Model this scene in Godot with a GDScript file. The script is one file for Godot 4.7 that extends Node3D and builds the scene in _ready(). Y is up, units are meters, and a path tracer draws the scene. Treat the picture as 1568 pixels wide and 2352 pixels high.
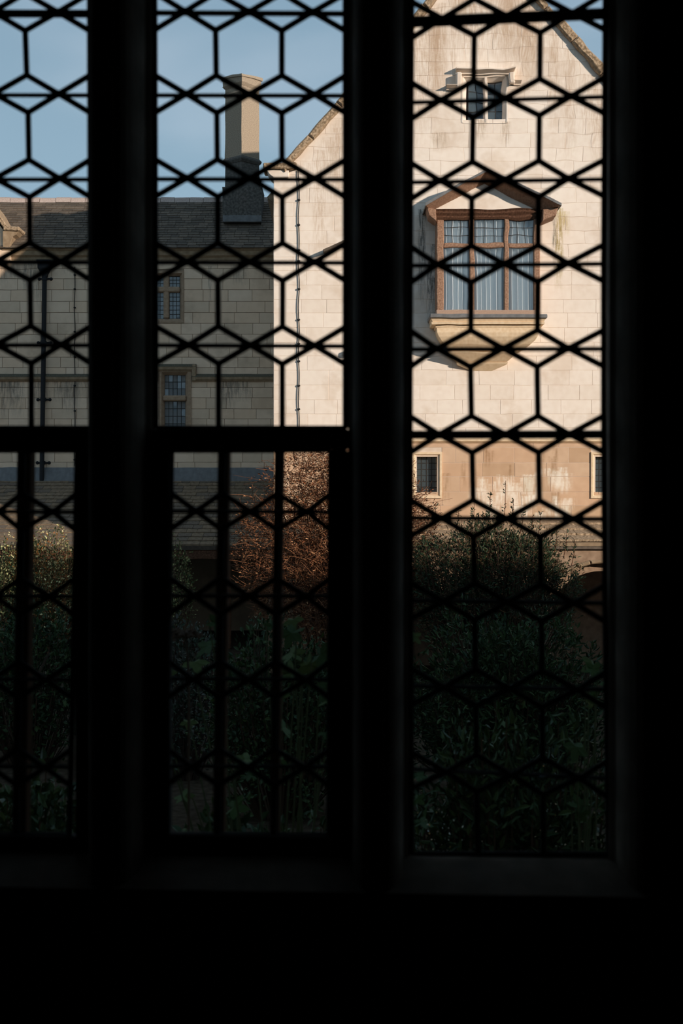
extends Node3D
# A dark room seen towards its leaded window; a sunlit courtyard with a gabled wing stands outside.
# Metres, y up. The camera's eye is the origin and looks along -z; pixel sizes quoted are of a 1568 x 2352 picture.

const F := 3267.0
const CX := 784.0
const CY := 1176.0
const GD := 28.0        # distance of the gabled wing's front
const LD := 36.0        # distance of the shaded range
const GROUND := -3.0
const GLASS := 3.3      # distance of the window's glass
const YAW := 0.0602     # the window wall is turned a little

var rng := RandomNumberGenerator.new()
var taken := {}
var off := {}
var M := {}
var WT := Transform3D()
var SUN := Vector3(1.0, 0.32, 0.865).normalized()


# ------------------------------------------------------------------ helpers
func X(px: float, d: float) -> float:
	return (px - CX) / F * d


func Y(py: float, d: float) -> float:
	return (CY - py) / F * d


func numbered(called: String) -> String:
	var n: int = taken.get(called, 0)
	taken[called] = n + 1
	return called if n == 0 else "%s_%03d" % [called, n]


func tag(o: Node, label := "", category := "", group := "", kind := "") -> void:
	if label: o.set_meta("label", label)
	if category: o.set_meta("category", category)
	if group: o.set_meta("group", group)
	if kind: o.set_meta("kind", kind)


func thing(called: String, label: String, category: String, at := Vector3.ZERO, group := "", kind := "") -> Node3D:
	var o := Node3D.new()
	o.name = numbered(called)
	add_child(o)
	o.position = at
	off[o] = at
	tag(o, label, category, group, kind)
	return o


func room(called: String, label := "") -> Node3D:
	var o := Node3D.new()
	o.name = numbered(called)
	add_child(o)
	o.transform = WT
	off[o] = Vector3.ZERO
	tag(o, label, "", "", "structure")
	return o


func sub(called: String, parent: Node) -> Node3D:
	var o := Node3D.new()
	o.name = called
	parent.add_child(o, true)
	o.position = -off.get(parent, Vector3.ZERO)
	off[o] = Vector3.ZERO
	return o


func B() -> SurfaceTool:
	var st := SurfaceTool.new()
	st.begin(Mesh.PRIMITIVE_TRIANGLES)
	st.set_smooth_group(-1)
	return st


func part(st: SurfaceTool, called: String, mat: Material, parent: Node, label := "", kind := "") -> MeshInstance3D:
	st.generate_normals()
	var mi := MeshInstance3D.new()
	mi.mesh = st.commit()
	mi.material_override = mat
	mi.name = called
	mi.cast_shadow = GeometryInstance3D.SHADOW_CASTING_SETTING_ON
	parent.add_child(mi, true)
	mi.position = -off.get(parent, Vector3.ZERO)
	off[mi] = Vector3.ZERO
	tag(mi, label, "", "", kind)
	return mi


# counter-clockwise from outside -> Godot's clockwise
func tri(st: SurfaceTool, a: Vector3, b: Vector3, c: Vector3) -> void:
	st.add_vertex(a); st.add_vertex(c); st.add_vertex(b)


func quad(st: SurfaceTool, a: Vector3, b: Vector3, c: Vector3, d: Vector3) -> void:
	tri(st, a, b, c); tri(st, a, c, d)


func qo(st: SurfaceTool, cen: Vector3, a: Vector3, b: Vector3, c: Vector3, d: Vector3) -> void:
	if (b - a).cross(c - a).dot((a + b + c + d) / 4.0 - cen) >= 0.0:
		quad(st, a, b, c, d)
	else:
		quad(st, d, c, b, a)


func to(st: SurfaceTool, cen: Vector3, a: Vector3, b: Vector3, c: Vector3) -> void:
	if (b - a).cross(c - a).dot((a + b + c) / 3.0 - cen) >= 0.0:
		tri(st, a, b, c)
	else:
		tri(st, c, b, a)


func hexa(st: SurfaceTool, v: Array) -> void:   # eight corners: four below, four above in the same order
	var cen := Vector3.ZERO
	for p in v: cen += p
	cen /= 8.0
	qo(st, cen, v[0], v[1], v[2], v[3]); qo(st, cen, v[4], v[5], v[6], v[7])
	for i in 4:
		var j := (i + 1) % 4
		qo(st, cen, v[i], v[j], v[j + 4], v[i + 4])


func box(st: SurfaceTool, lo: Vector3, hi: Vector3, c := 0.0) -> void:
	var a := Vector3(minf(lo.x, hi.x), minf(lo.y, hi.y), minf(lo.z, hi.z))
	var b := Vector3(maxf(lo.x, hi.x), maxf(lo.y, hi.y), maxf(lo.z, hi.z))
	if c <= 0.0:
		hexa(st, [a, Vector3(b.x, a.y, a.z), Vector3(b.x, a.y, b.z), Vector3(a.x, a.y, b.z),
			Vector3(a.x, b.y, a.z), Vector3(b.x, b.y, a.z), b, Vector3(a.x, b.y, b.z)])
		return
	var cen := (a + b) / 2.0
	var h := (b - a) / 2.0
	c = minf(c, minf(h.x, minf(h.y, h.z)) * 0.95)
	var at := func(sx: float, sy: float, sz: float, ax: int) -> Vector3:
		var p := Vector3(sx * (h.x - c), sy * (h.y - c), sz * (h.z - c))
		if ax == 0: p.x = sx * h.x
		elif ax == 1: p.y = sy * h.y
		else: p.z = sz * h.z
		return cen + p
	for s in [-1.0, 1.0]:
		qo(st, cen, at.call(s, -1, -1, 0), at.call(s, 1, -1, 0), at.call(s, 1, 1, 0), at.call(s, -1, 1, 0))
		qo(st, cen, at.call(-1, s, -1, 1), at.call(1, s, -1, 1), at.call(1, s, 1, 1), at.call(-1, s, 1, 1))
		qo(st, cen, at.call(-1, -1, s, 2), at.call(1, -1, s, 2), at.call(1, 1, s, 2), at.call(-1, 1, s, 2))
		for t in [-1.0, 1.0]:
			qo(st, cen, at.call(s, t, -1, 0), at.call(s, t, 1, 0), at.call(s, t, 1, 1), at.call(s, t, -1, 1))
			qo(st, cen, at.call(s, -1, t, 0), at.call(s, 1, t, 0), at.call(s, 1, t, 2), at.call(s, -1, t, 2))
			qo(st, cen, at.call(-1, s, t, 1), at.call(1, s, t, 1), at.call(1, s, t, 2), at.call(-1, s, t, 2))
			for u in [-1.0, 1.0]:
				to(st, cen, at.call(s, t, u, 0), at.call(s, t, u, 1), at.call(s, t, u, 2))


func area2(p: PackedVector2Array) -> float:
	var s := 0.0
	for i in p.size():
		s += p[i].cross(p[(i + 1) % p.size()])
	return s


# a polygon given in its own x,y, drawn out along t from t0 to t1 and set in place by T; the t1 end may be bevelled
func prism(st: SurfaceTool, poly: PackedVector2Array, t0: float, t1: float, T := Transform3D(), bev := 0.0) -> void:
	var p := poly.duplicate()
	if area2(p) < 0.0: p.reverse()
	var n := p.size()
	var inner := p
	if bev > 0.0:
		inner = PackedVector2Array()
		for i in n:
			var a := (p[i] - p[(i + n - 1) % n]).normalized()
			var b := (p[(i + 1) % n] - p[i]).normalized()
			var na := Vector2(-a.y, a.x)
			var nb := Vector2(-b.y, b.x)
			var m := (na + nb) / maxf(1.0 + na.dot(nb), 0.25)
			inner.append(p[i] + m * bev)
	var flip: bool = (t1 < t0) != (T.basis.determinant() < 0.0)
	var put := func(a: Vector3, b: Vector3, c: Vector3) -> void:
		if flip: tri(st, c, b, a)
		else: tri(st, a, b, c)
	var tb := t1 - signf(t1 - t0) * bev
	var idx := Geometry2D.triangulate_polygon(inner)
	for k in range(0, idx.size(), 3):
		var i := idx[k]; var j := idx[k + 1]; var l := idx[k + 2]
		if (inner[j] - inner[i]).cross(inner[l] - inner[i]) < 0.0:
			var q := j; j = l; l = q
		put.call(T * Vector3(inner[i].x, inner[i].y, t1), T * Vector3(inner[j].x, inner[j].y, t1), T * Vector3(inner[l].x, inner[l].y, t1))
		put.call(T * Vector3(p[i].x, p[i].y, t0), T * Vector3(p[l].x, p[l].y, t0), T * Vector3(p[j].x, p[j].y, t0))
	for i in n:
		var j := (i + 1) % n
		var a := T * Vector3(p[i].x, p[i].y, t0); var b := T * Vector3(p[j].x, p[j].y, t0)
		var c := T * Vector3(p[j].x, p[j].y, tb); var d := T * Vector3(p[i].x, p[i].y, tb)
		put.call(a, b, c); put.call(a, c, d)
		if bev > 0.0:
			var e := T * Vector3(inner[j].x, inner[j].y, t1); var f := T * Vector3(inner[i].x, inner[i].y, t1)
			put.call(d, c, e); put.call(d, e, f)


# a moulding: profile of (z, y) points drawn out along x
func mould(st: SurfaceTool, prof: Array, x0: float, x1: float) -> void:
	var p := PackedVector2Array()
	for q in prof: p.append(Vector2(q[0], q[1]))
	prism(st, p, x0, x1, Transform3D(Basis(Vector3(0, 0, 1), Vector3(0, 1, 0), Vector3(1, 0, 0)), Vector3.ZERO))


func tube(st: SurfaceTool, pts: Array, r0: float, r1: float, sides := 6, caps := true) -> void:
	var rings := []
	var n := pts.size()
	for i in n:
		var d: Vector3 = (pts[mini(i + 1, n - 1)] - pts[maxi(i - 1, 0)]).normalized()
		var ref := Vector3.UP if absf(d.y) < 0.9 else Vector3.RIGHT
		var a := d.cross(ref).normalized()
		var b := a.cross(d).normalized()
		var r := lerpf(r0, r1, float(i) / maxf(n - 1, 1))
		var ring := []
		for k in sides:
			var t := TAU * k / sides
			ring.append(pts[i] + (a * cos(t) + b * sin(t)) * r)
		rings.append(ring)
	for i in n - 1:
		var mid: Vector3 = (pts[i] + pts[i + 1]) / 2.0
		for k in sides:
			var l := (k + 1) % sides
			qo(st, mid, rings[i][k], rings[i][l], rings[i + 1][l], rings[i + 1][k])
	if caps:
		for e in [[0, 1], [n - 1, n - 2]]:
			var cen: Vector3 = pts[e[1]]
			for k in range(1, sides - 1):
				to(st, cen, rings[e[0]][0], rings[e[0]][k], rings[e[0]][k + 1])


# a flattened bar with chamfered edges between two points of the plane w = const (lead, iron)
func strip(st: SurfaceTool, a: Vector2, b: Vector2, width: float, thick: float, w := 0.0) -> void:
	var d := (b - a).normalized()
	var s := Vector2(-d.y, d.x)
	var prof := [Vector2(-0.5, -0.2), Vector2(-0.28, -0.5), Vector2(0.28, -0.5), Vector2(0.5, -0.2), Vector2(0.5, 0.2), Vector2(0.28, 0.5), Vector2(-0.28, 0.5), Vector2(-0.5, 0.2)]
	var cen := Vector3((a.x + b.x) / 2, (a.y + b.y) / 2, w)
	for k in 8:
		var p: Vector2 = prof[k]; var q: Vector2 = prof[(k + 1) % 8]
		var ps := s * p.x * width; var qs := s * q.x * width
		qo(st, cen, Vector3(a.x + ps.x, a.y + ps.y, w + p.y * thick), Vector3(a.x + qs.x, a.y + qs.y, w + q.y * thick),
			Vector3(b.x + qs.x, b.y + qs.y, w + q.y * thick), Vector3(b.x + ps.x, b.y + ps.y, w + p.y * thick))


func loft(st: SurfaceTool, secs: Array, zb: float) -> void:   # sections [y, x0, x1, z front] from the top down, back at zb
	for i in secs.size() - 1:
		var a: Array = secs[i]; var b: Array = secs[i + 1]
		var za: float = minf(zb, a[3] - 0.001); var zc: float = minf(zb, b[3] - 0.001)
		hexa(st, [Vector3(b[1], b[0], zc), Vector3(b[2], b[0], zc), Vector3(b[2], b[0], b[3]), Vector3(b[1], b[0], b[3]),
			Vector3(a[1], a[0], za), Vector3(a[2], a[0], za), Vector3(a[2], a[0], a[3]), Vector3(a[1], a[0], a[3])])


func mat(color: Color, rough := 0.9, spec := 0.3) -> StandardMaterial3D:   # colour is linear
	var m := StandardMaterial3D.new()
	m.albedo_color = color.linear_to_srgb()
	m.roughness = rough
	m.metallic_specular = spec
	return m


func noise_tex(size: int, freq: float, seed_: int, c0: Color, c1: Color, octaves := 4) -> NoiseTexture2D:
	var n := FastNoiseLite.new()
	n.seed = seed_
	n.frequency = freq
	n.fractal_octaves = octaves
	var g := Gradient.new()
	g.set_color(0, c0.linear_to_srgb())
	g.set_color(1, c1.linear_to_srgb())
	var t := NoiseTexture2D.new()
	t.width = size; t.height = size
	t.seamless = true
	t.noise = n
	t.color_ramp = g
	return t


func bumpy(m: StandardMaterial3D, tex: Texture2D, cm: float) -> StandardMaterial3D:
	m.heightmap_enabled = true
	m.heightmap_texture = tex
	m.heightmap_scale = cm
	return m


func grained(c0: Color, c1: Color, metres: float, seed_: int, rough := 0.9, freq := 0.02, bump := 0.0) -> StandardMaterial3D:
	var m := mat(Color.WHITE, rough)
	m.albedo_texture = noise_tex(256, freq, seed_, c0, c1)
	m.uv1_triplanar = true
	m.uv1_world_triplanar = true
	m.uv1_scale = Vector3.ONE / metres
	if bump > 0.0: bumpy(m, m.albedo_texture, bump)
	return m


# ------------------------------------------------------------------ weathered stone: one map of stains for a whole wall, in wall metres
func wall_map(size: int, metres: float, seed_: int, base: Color, low: Color, blot: Color) -> Array:
	var fine := FastNoiseLite.new()
	fine.seed = seed_; fine.frequency = 0.09; fine.fractal_octaves = 3
	var coarse := FastNoiseLite.new()
	coarse.seed = seed_ + 7; coarse.frequency = 0.012; coarse.fractal_octaves = 3
	var img := Image.create(size, size, false, Image.FORMAT_RGB8)
	for j in size:
		for i in size:
			var a := fine.get_noise_2d(i, j)
			var b := coarse.get_noise_2d(i, j)
			var c := base.lerp(low, clampf(0.35 + a * 0.7 + b * 0.5, 0.0, 1.0))
			c = c.lerp(blot, clampf((b - 0.18) * 1.3 + a * 0.25, 0.0, 0.45))
			img.set_pixel(i, j, c.linear_to_srgb())
	return [img, size / metres]


func streak(w: Array, x: float, y: float, x0: float, y1: float, wide: float, long: float, c: Color, strong: float, seed_: int) -> void:
	var img: Image = w[0]
	var k: float = w[1]
	var n := FastNoiseLite.new()
	n.seed = seed_; n.frequency = 0.35; n.fractal_octaves = 2
	var ci := (x - x0) * k
	var j0 := int((y1 - y) * k)
	var hw := wide * k
	for j in range(maxi(j0, 0), mini(j0 + int(long * k), img.get_height())):
		var down := float(j - j0) / (long * k)
		for i in range(maxi(int(ci - hw), 0), mini(int(ci + hw) + 1, img.get_width())):
			var e := 1.0 - absf(i - ci) / hw
			var g := n.get_noise_2d(i * 1.5, j * 0.12) * 0.9 + 0.35 + n.get_noise_2d(i * 3.0, j * 2.0) * 0.35
			var s := clampf(g, 0.0, 1.0) * clampf(e * 1.8, 0.0, 1.0) * strong * (1.0 if down < 0.45 else (1.0 - down) / 0.55)
			if s > 0.01:
				img.set_pixel(i, j, img.get_pixel(i, j).lerp(c.linear_to_srgb(), s))


func wall_material(w: Array, x0: float, y1: float, tint := Color.WHITE) -> StandardMaterial3D:
	var m := mat(tint, 0.95, 0.2)
	var img: Image = w[0]
	if not w.size() > 2: w.append(ImageTexture.create_from_image(img))
	m.albedo_texture = w[2]
	var s: float = img.get_width() / w[1]
	m.uv1_triplanar = true
	m.uv1_world_triplanar = true
	m.uv1_scale = Vector3.ONE / s
	m.uv1_offset = Vector3(-x0 / s, -y1 / s, 0)
	return m


func in_view(px: float, py: float) -> bool:
	return py > -30 and py < 1300 and (px > -30 and px < 215 or px > 340 and px < 800 or px > 930 and px < 1400)


# courses of cut stone on the plane z = -d; holes are left free, the outline clips them
func ashlar(parent: Node, outline: PackedVector2Array, y0: float, y1: float, x0: float, x1: float, d: float, course: float, wide: float, holes: Array, mats: Array, seed_: int, most: int, gap := 0.003) -> void:
	var r := RandomNumberGenerator.new()
	r.seed = seed_
	var found := []
	var y := y0
	var row := 0
	while y < y1 - 0.02:
		var h := course * r.randf_range(0.92, 1.08)
		if y + h > y1 - 0.1: h = y1 - y
		var cuts := [[x0, x1]]
		for q in holes:
			if q.position.y < y + h * 0.5 and q.end.y > y + h * 0.5:
				var next := []
				for c in cuts:
					if q.position.x > c[0] and q.position.x < c[1]: next.append([c[0], q.position.x])
					if q.end.x < c[1] and q.end.x > c[0]: next.append([q.end.x, c[1]])
					if q.end.x <= c[0] or q.position.x >= c[1]: next.append(c)
				cuts = next
		for c in cuts:
			var x: float = c[0]
			var first := true
			while x < c[1] - 0.01:
				var w := wide * r.randf_range(0.75, 1.25) * (r.randf_range(0.4, 0.95) if first and row % 2 == 0 else 1.0)
				first = false
				if x + w > c[1] - wide * 0.35: w = c[1] - x
				var rect := PackedVector2Array([Vector2(x + gap, y + gap), Vector2(x + w - gap, y + gap), Vector2(x + w - gap, y + h - gap), Vector2(x + gap, y + h - gap)])
				for pc in Geometry2D.intersect_polygons(rect, outline):
					if absf(area2(pc)) > 0.01:
						var cen := Vector2.ZERO
						for v in pc: cen += v
						cen /= pc.size()
						found.append([pc, absf(area2(pc)) * (1.0 if in_view(CX + cen.x / d * F, CY - cen.y / d * F) else 0.0), r.randi() % mats.size(), r.randf_range(-0.002, 0.002)])
				x += w
		y += h
		row += 1
	found.sort_custom(func(a, b): return a[1] > b[1])
	var rest := B()
	var left := 0
	for k in found.size():
		var b: Array = found[k]
		if k < most and b[1] > 0.0:
			var st := B()
			prism(st, b[0], -d - 0.03, -d + b[3], Transform3D(), 0.003)
			part(st, "ashlar_block", mats[b[2]], parent)
		else:
			prism(rest, b[0], -d - 0.03, -d + b[3], Transform3D(), 0.003)
			left += 1
	if left: part(rest, "ashlar_masonry", mats[0], parent, "", "stuff")


# the body of a wall behind its stones, free of holes
func walled(st: SurfaceTool, outline: PackedVector2Array, holes: Array, z0: float, z1: float) -> void:
	var lo := outline[0]; var hi := outline[0]
	for v in outline:
		lo = lo.min(v); hi = hi.max(v)
	var ys := [lo.y, hi.y]
	for q in holes:
		ys.append(q.position.y); ys.append(q.end.y)
	ys.sort()
	for i in ys.size() - 1:
		if ys[i + 1] - ys[i] < 0.001: continue
		var mid: float = (ys[i] + ys[i + 1]) / 2.0
		var xs := [lo.x, hi.x]
		for q in holes:
			xs.append(q.position.x); xs.append(q.end.x)
		xs.sort()
		for j in xs.size() - 1:
			if xs[j + 1] - xs[j] < 0.001: continue
			var mx: float = (xs[j] + xs[j + 1]) / 2.0
			var free := true
			for q in holes:
				if q.has_point(Vector2(mx, mid)): free = false
			if free:
				var rect := PackedVector2Array([Vector2(xs[j], ys[i]), Vector2(xs[j + 1], ys[i]), Vector2(xs[j + 1], ys[i + 1]), Vector2(xs[j], ys[i + 1])])
				for pc in Geometry2D.intersect_polygons(rect, outline):
					prism(st, pc, z0, z1)


func rect(px0: float, py0: float, px1: float, py1: float, d: float) -> Rect2:   # from pixel corners on the plane at d
	return Rect2(X(px0, d), Y(py1, d), X(px1, d) - X(px0, d), Y(py0, d) - Y(py1, d))


func _ready() -> void:
	rng.seed = 11
	view()
	light()
	materials()
	ground()
	home_range()
	room_shell()
	window_lights()
	gable_wing()
	shaded_range()
	lean_to()
	arcade()
	fittings()
	garden()


# ------------------------------------------------------------------ camera, sky, sun
func view() -> void:
	var n := Vector3(sin(YAW), 0, -cos(YAW))
	WT = Transform3D(Basis(Vector3(cos(YAW), 0, sin(YAW)), Vector3.UP, -n), n * GLASS)
	var cam := Camera3D.new()
	cam.name = "camera"
	var lens := CameraAttributesPhysical.new()
	lens.frustum_focal_length = 12.0 * F / 1176.0
	lens.frustum_focus_distance = 29.0
	lens.exposure_aperture = 3.2
	lens.frustum_near = 0.05
	lens.frustum_far = 400.0
	cam.attributes = lens
	cam.current = true
	add_child(cam)


func light() -> void:
	var sun := DirectionalLight3D.new()
	sun.name = "sun"
	sun.light_color = Color(1.0, 0.845, 0.725).linear_to_srgb()
	sun.light_energy = 1.55
	sun.light_angular_distance = 0.55
	sun.shadow_enabled = true
	add_child(sun)
	sun.look_at_from_position(SUN * 50.0, Vector3.ZERO)

	var cover := Image.create(1024, 512, false, Image.FORMAT_RGBA8)
	var wisps := FastNoiseLite.new()
	wisps.seed = 5; wisps.frequency = 1.0; wisps.fractal_octaves = 4
	for j in 512:
		for i in 1024:
			var a := TAU * i / 1024.0
			var e := PI * (0.5 - j / 512.0)
			var s := 0.0
			if e > -0.05:
				var p := Vector3(cos(a) * cos(e), sin(e) * 3.2, sin(a) * cos(e)) * 4.2
				p += Vector3(sin(e * 9.0), 0, cos(e * 7.0)) * 0.35
				s = clampf(wisps.get_noise_3dv(p) * 0.95 + 0.12, 0.0, 0.5)
			cover.set_pixel(i, j, Color(1.0, 0.96, 0.94, s))
	var sky := ProceduralSkyMaterial.new()
	sky.sky_top_color = Color(0.22, 0.335, 0.465).linear_to_srgb()
	sky.sky_horizon_color = Color(0.46, 0.66, 0.80).linear_to_srgb()
	sky.sky_curve = 0.16
	sky.ground_bottom_color = Color(0.05, 0.05, 0.045).linear_to_srgb()
	sky.ground_horizon_color = Color(0.12, 0.12, 0.11).linear_to_srgb()
	sky.sun_angle_max = 4.0
	sky.sun_curve = 0.1
	sky.sky_cover = ImageTexture.create_from_image(cover)
	sky.sky_cover_modulate = Color(0.42, 0.40, 0.40)
	var env := Environment.new()
	env.background_mode = Environment.BG_SKY
	env.sky = Sky.new()
	env.sky.sky_material = sky
	env.tonemap_mode = Environment.TONE_MAPPER_LINEAR
	env.tonemap_exposure = 1.06
	env.sdfgi_enabled = true
	env.ssao_enabled = true
	env.ssil_enabled = true
	var we := WorldEnvironment.new()
	we.name = "environment"
	we.environment = env
	add_child(we)


# ------------------------------------------------------------------ materials
const GX0 := -3.0
const GY1 := 12.0
const LX0 := -13.0
const LY1 := 9.0
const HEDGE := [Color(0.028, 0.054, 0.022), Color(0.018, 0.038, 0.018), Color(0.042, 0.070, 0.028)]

func materials() -> void:
	M.lead = mat(Color(0.065, 0.068, 0.072), 0.7, 0.3)
	M.iron = mat(Color(0.04, 0.038, 0.036), 0.9, 0.15)
	M.mullion = grained(Color(0.17, 0.135, 0.10), Color(0.28, 0.225, 0.17), 0.6, 3, 0.85, 0.03, 0.05)
	M.oak = grained(Color(0.04, 0.027, 0.018), Color(0.075, 0.05, 0.033), 0.8, 4, 0.6, 0.02)
	M.stanchion = mat(Color(0.06, 0.032, 0.018), 0.9, 0.1)
	M.plaster = grained(Color(0.50, 0.47, 0.42), Color(0.62, 0.585, 0.53), 1.5, 5)
	M.floorboard = grained(Color(0.04, 0.028, 0.02), Color(0.075, 0.053, 0.037), 0.9, 6, 0.5)
	# the window's old glass: faintly uneven sheets, four pulls of it
	var ripple := Image.create(128, 128, false, Image.FORMAT_RF)
	var waves := []
	var rw := RandomNumberGenerator.new()
	rw.seed = 21
	for m in range(-5, 6):
		for n in range(0, 6):
			var k := sqrt(float(m * m + n * n))
			if k > 1.5 and k < 5.2: waves.append([m, n, rw.randf() * TAU, rw.randf_range(0.5, 1.0) / pow(k, 1.6)])
	for j in 128:
		for i in 128:
			var u := 0.0
			for q in waves: u += q[3] * sin(TAU * (q[0] * i + q[1] * j) / 128.0 + q[2])
			u = 0.5 + 0.35 * u
			ripple.set_pixel(i, j, Color(u, u, u))
	var rt := ImageTexture.create_from_image(ripple)
	M.glass = []
	for k in 4:
		var g := StandardMaterial3D.new()
		g.albedo_color = Color(0.975, 0.985, 0.98, 0.0)
		g.transparency = BaseMaterial3D.TRANSPARENCY_ALPHA
		g.roughness = 0.0
		g.refraction_enabled = true
		g.refraction_scale = 0.05
		g.uv1_triplanar = true
		g.uv1_scale = Vector3.ONE * [3.6, 4.2, 5.0, 4.6][k]
		g.uv1_offset = Vector3(k * 0.31, k * 0.17, k * 0.23)
		bumpy(g, rt, [0.014, 0.04, 0.10, 0.15][k])
		M.glass.append(g)
	M.pane = StandardMaterial3D.new()
	M.pane.albedo_color = Color(0.75, 0.85, 0.9, 0.05)
	M.pane.transparency = BaseMaterial3D.TRANSPARENCY_ALPHA
	M.pane.roughness = 0.03

	# pale gable stone with rain streaks
	var g := wall_map(1024, 16.0, 31, Color(0.82, 0.725, 0.63), Color(0.76, 0.655, 0.555), Color(0.66, 0.535, 0.425))
	var r := RandomNumberGenerator.new()
	r.seed = 8
	var tan_ := Color(0.44, 0.30, 0.20)
	for k in 60:   # runs below the copings
		var px := r.randf_range(700, 1530)
		var py := -144.0 + absf(px - 1115) * 1.2 + 30
		streak(g, X(px, GD), Y(py, GD), GX0, GY1, r.randf_range(0.06, 0.28), r.randf_range(0.9, 2.6), tan_, r.randf_range(0.25, 0.6), k)
	for s in [[1088, 10, 0.35, 1.3, 0.75], [1150, 20, 0.3, 1.2, 0.7], [1010, 40, 0.16, 1.9, 0.6], [1200, 40, 0.25, 1.5, 0.65], [1040, 60, 0.1, 1.2, 0.5]]:
		streak(g, X(s[0], GD), Y(s[1], GD), GX0, GY1, s[2], s[3], tan_, s[4], s[0])
	for s in [[1100, 275, 0.18, 0.45], [1160, 280, 0.12, 0.5], [1085, 272, 0.08, 0.6], [1008, 305, 0.2, 0.35]]:
		streak(g, X(s[0], GD), Y(s[1], GD), GX0, GY1, s[2], s[3], Color(0.34, 0.25, 0.17), 0.6, s[0])
	streak(g, X(1282, GD), Y(478, GD), GX0, GY1, 0.10, 1.7, Color(0.34, 0.26, 0.10), 1.0, 71)
	streak(g, X(1292, GD), Y(486, GD), GX0, GY1, 0.16, 0.5, Color(0.48, 0.37, 0.16), 0.9, 72)
	streak(g, X(1272, GD), Y(500, GD), GX0, GY1, 0.05, 1.0, Color(0.14, 0.13, 0.10), 0.9, 73)
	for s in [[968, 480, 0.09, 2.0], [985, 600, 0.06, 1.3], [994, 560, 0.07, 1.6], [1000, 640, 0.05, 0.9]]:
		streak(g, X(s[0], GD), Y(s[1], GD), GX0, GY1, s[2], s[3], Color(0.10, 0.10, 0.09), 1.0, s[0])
	M.gable = [wall_material(g, GX0, GY1), wall_material(g, GX0, GY1, Color(0.955, 0.945, 0.935)), wall_material(g, GX0, GY1, Color(0.98, 0.985, 0.99))]
	M.gable_joint = wall_material(g, GX0, GY1, Color(0.84, 0.79, 0.74))
	# yellow sandstone of the lower storey, salt bloom on it
	var y := wall_map(512, 12.0, 47, Color(0.55, 0.375, 0.25), Color(0.62, 0.435, 0.295), Color(0.46, 0.30, 0.19))
	for k in 64:
		var px := r.randf_range(1085, 1310)
		var py := r.randf_range(1090, 1165) if px < 1230 else r.randf_range(1075, 1180)
		streak(y, X(px, GD), Y(py, GD), -3.0, 4.0, r.randf_range(0.05, 0.2), r.randf_range(0.15, 0.5), Color(0.80, 0.74, 0.64), 1.0, 300 + k)
	for k in 26:
		streak(y, X(r.randf_range(630, 1600), GD), Y(r.randf_range(1010, 1190), GD), -3.0, 4.0, r.randf_range(0.03, 0.12), r.randf_range(0.2, 0.7), Color(0.24, 0.14, 0.07), 0.6, 400 + k)
	M.sand = [wall_material(y, -3.0, 4.0), wall_material(y, -3.0, 4.0, Color(0.88, 0.85, 0.80)), wall_material(y, -3.0, 4.0, Color(1.0, 0.96, 0.93))]
	M.sand_joint = wall_material(y, -3.0, 4.0, Color(0.62, 0.58, 0.55))
	# grey-buff stone of the range behind
	var l := wall_map(768, 14.0, 59, Color(0.79, 0.595, 0.43), Color(0.72, 0.535, 0.385), Color(0.53, 0.395, 0.28))
	for k in 60:
		streak(l, r.randf_range(-12.5, -0.6), [6.3, 3.4, 3.4][k % 3] + r.randf_range(-0.1, 0.1), LX0, LY1, r.randf_range(0.05, 0.3), r.randf_range(0.3, 1.3), Color(0.12, 0.11, 0.095), r.randf_range(0.3, 0.75), 500 + k)
	M.range = [wall_material(l, LX0, LY1), wall_material(l, LX0, LY1, Color(0.88, 0.88, 0.87)), wall_material(l, LX0, LY1, Color(0.96, 0.93, 0.90))]
	M.range_joint = wall_material(l, LX0, LY1, Color(0.36, 0.35, 0.34))
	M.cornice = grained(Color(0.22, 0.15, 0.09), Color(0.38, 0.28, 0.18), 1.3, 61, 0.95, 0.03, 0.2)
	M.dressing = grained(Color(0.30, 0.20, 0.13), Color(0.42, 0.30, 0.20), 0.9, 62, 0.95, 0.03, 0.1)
	M.moss = grained(Color(0.05, 0.048, 0.035), Color(0.16, 0.14, 0.10), 0.35, 63, 1.0, 0.04, 0.8)
	M.lichen = grained(Color(0.12, 0.08, 0.045), Color(0.62, 0.46, 0.31), 0.9, 64, 1.0, 0.05, 1.5)
	M.slate = [grained(Color(0.085, 0.068, 0.053), Color(0.165, 0.13, 0.098), 0.7, 65, 0.95, 0.03, 0.15), grained(Color(0.105, 0.082, 0.062), Color(0.20, 0.155, 0.115), 0.6, 66, 0.95, 0.03, 0.15), grained(Color(0.07, 0.057, 0.045), Color(0.135, 0.107, 0.082), 0.8, 67, 0.95, 0.03, 0.15)]
	M.stone_slate = grained(Color(0.12, 0.09, 0.06), Color(0.30, 0.215, 0.14), 1.1, 68, 0.95, 0.035, 0.3)
	M.ridge = grained(Color(0.34, 0.26, 0.22), Color(0.55, 0.45, 0.40), 0.5, 69, 0.95, 0.04, 0.3)
	M.chimney = grained(Color(0.20, 0.16, 0.12), Color(0.50, 0.40, 0.29), 0.45, 70, 1.0, 0.06, 0.3)
	M.dark_stone = grained(Color(0.05, 0.047, 0.042), Color(0.17, 0.155, 0.135), 0.9, 71, 1.0, 0.04, 0.3)  # darker stone for the chimney's base, lower shaft and moulding
	M.leadwork = grained(Color(0.13, 0.13, 0.13), Color(0.20, 0.20, 0.20), 0.8, 72, 0.8)
	M.beam = grained(Color(0.05, 0.022, 0.012), Color(0.17, 0.085, 0.05), 0.4, 80, 0.85, 0.03, 0.1)
	M.arcade = grained(Color(0.22, 0.145, 0.095), Color(0.38, 0.265, 0.18), 1.4, 81, 1.0, 0.03, 0.2)
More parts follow.
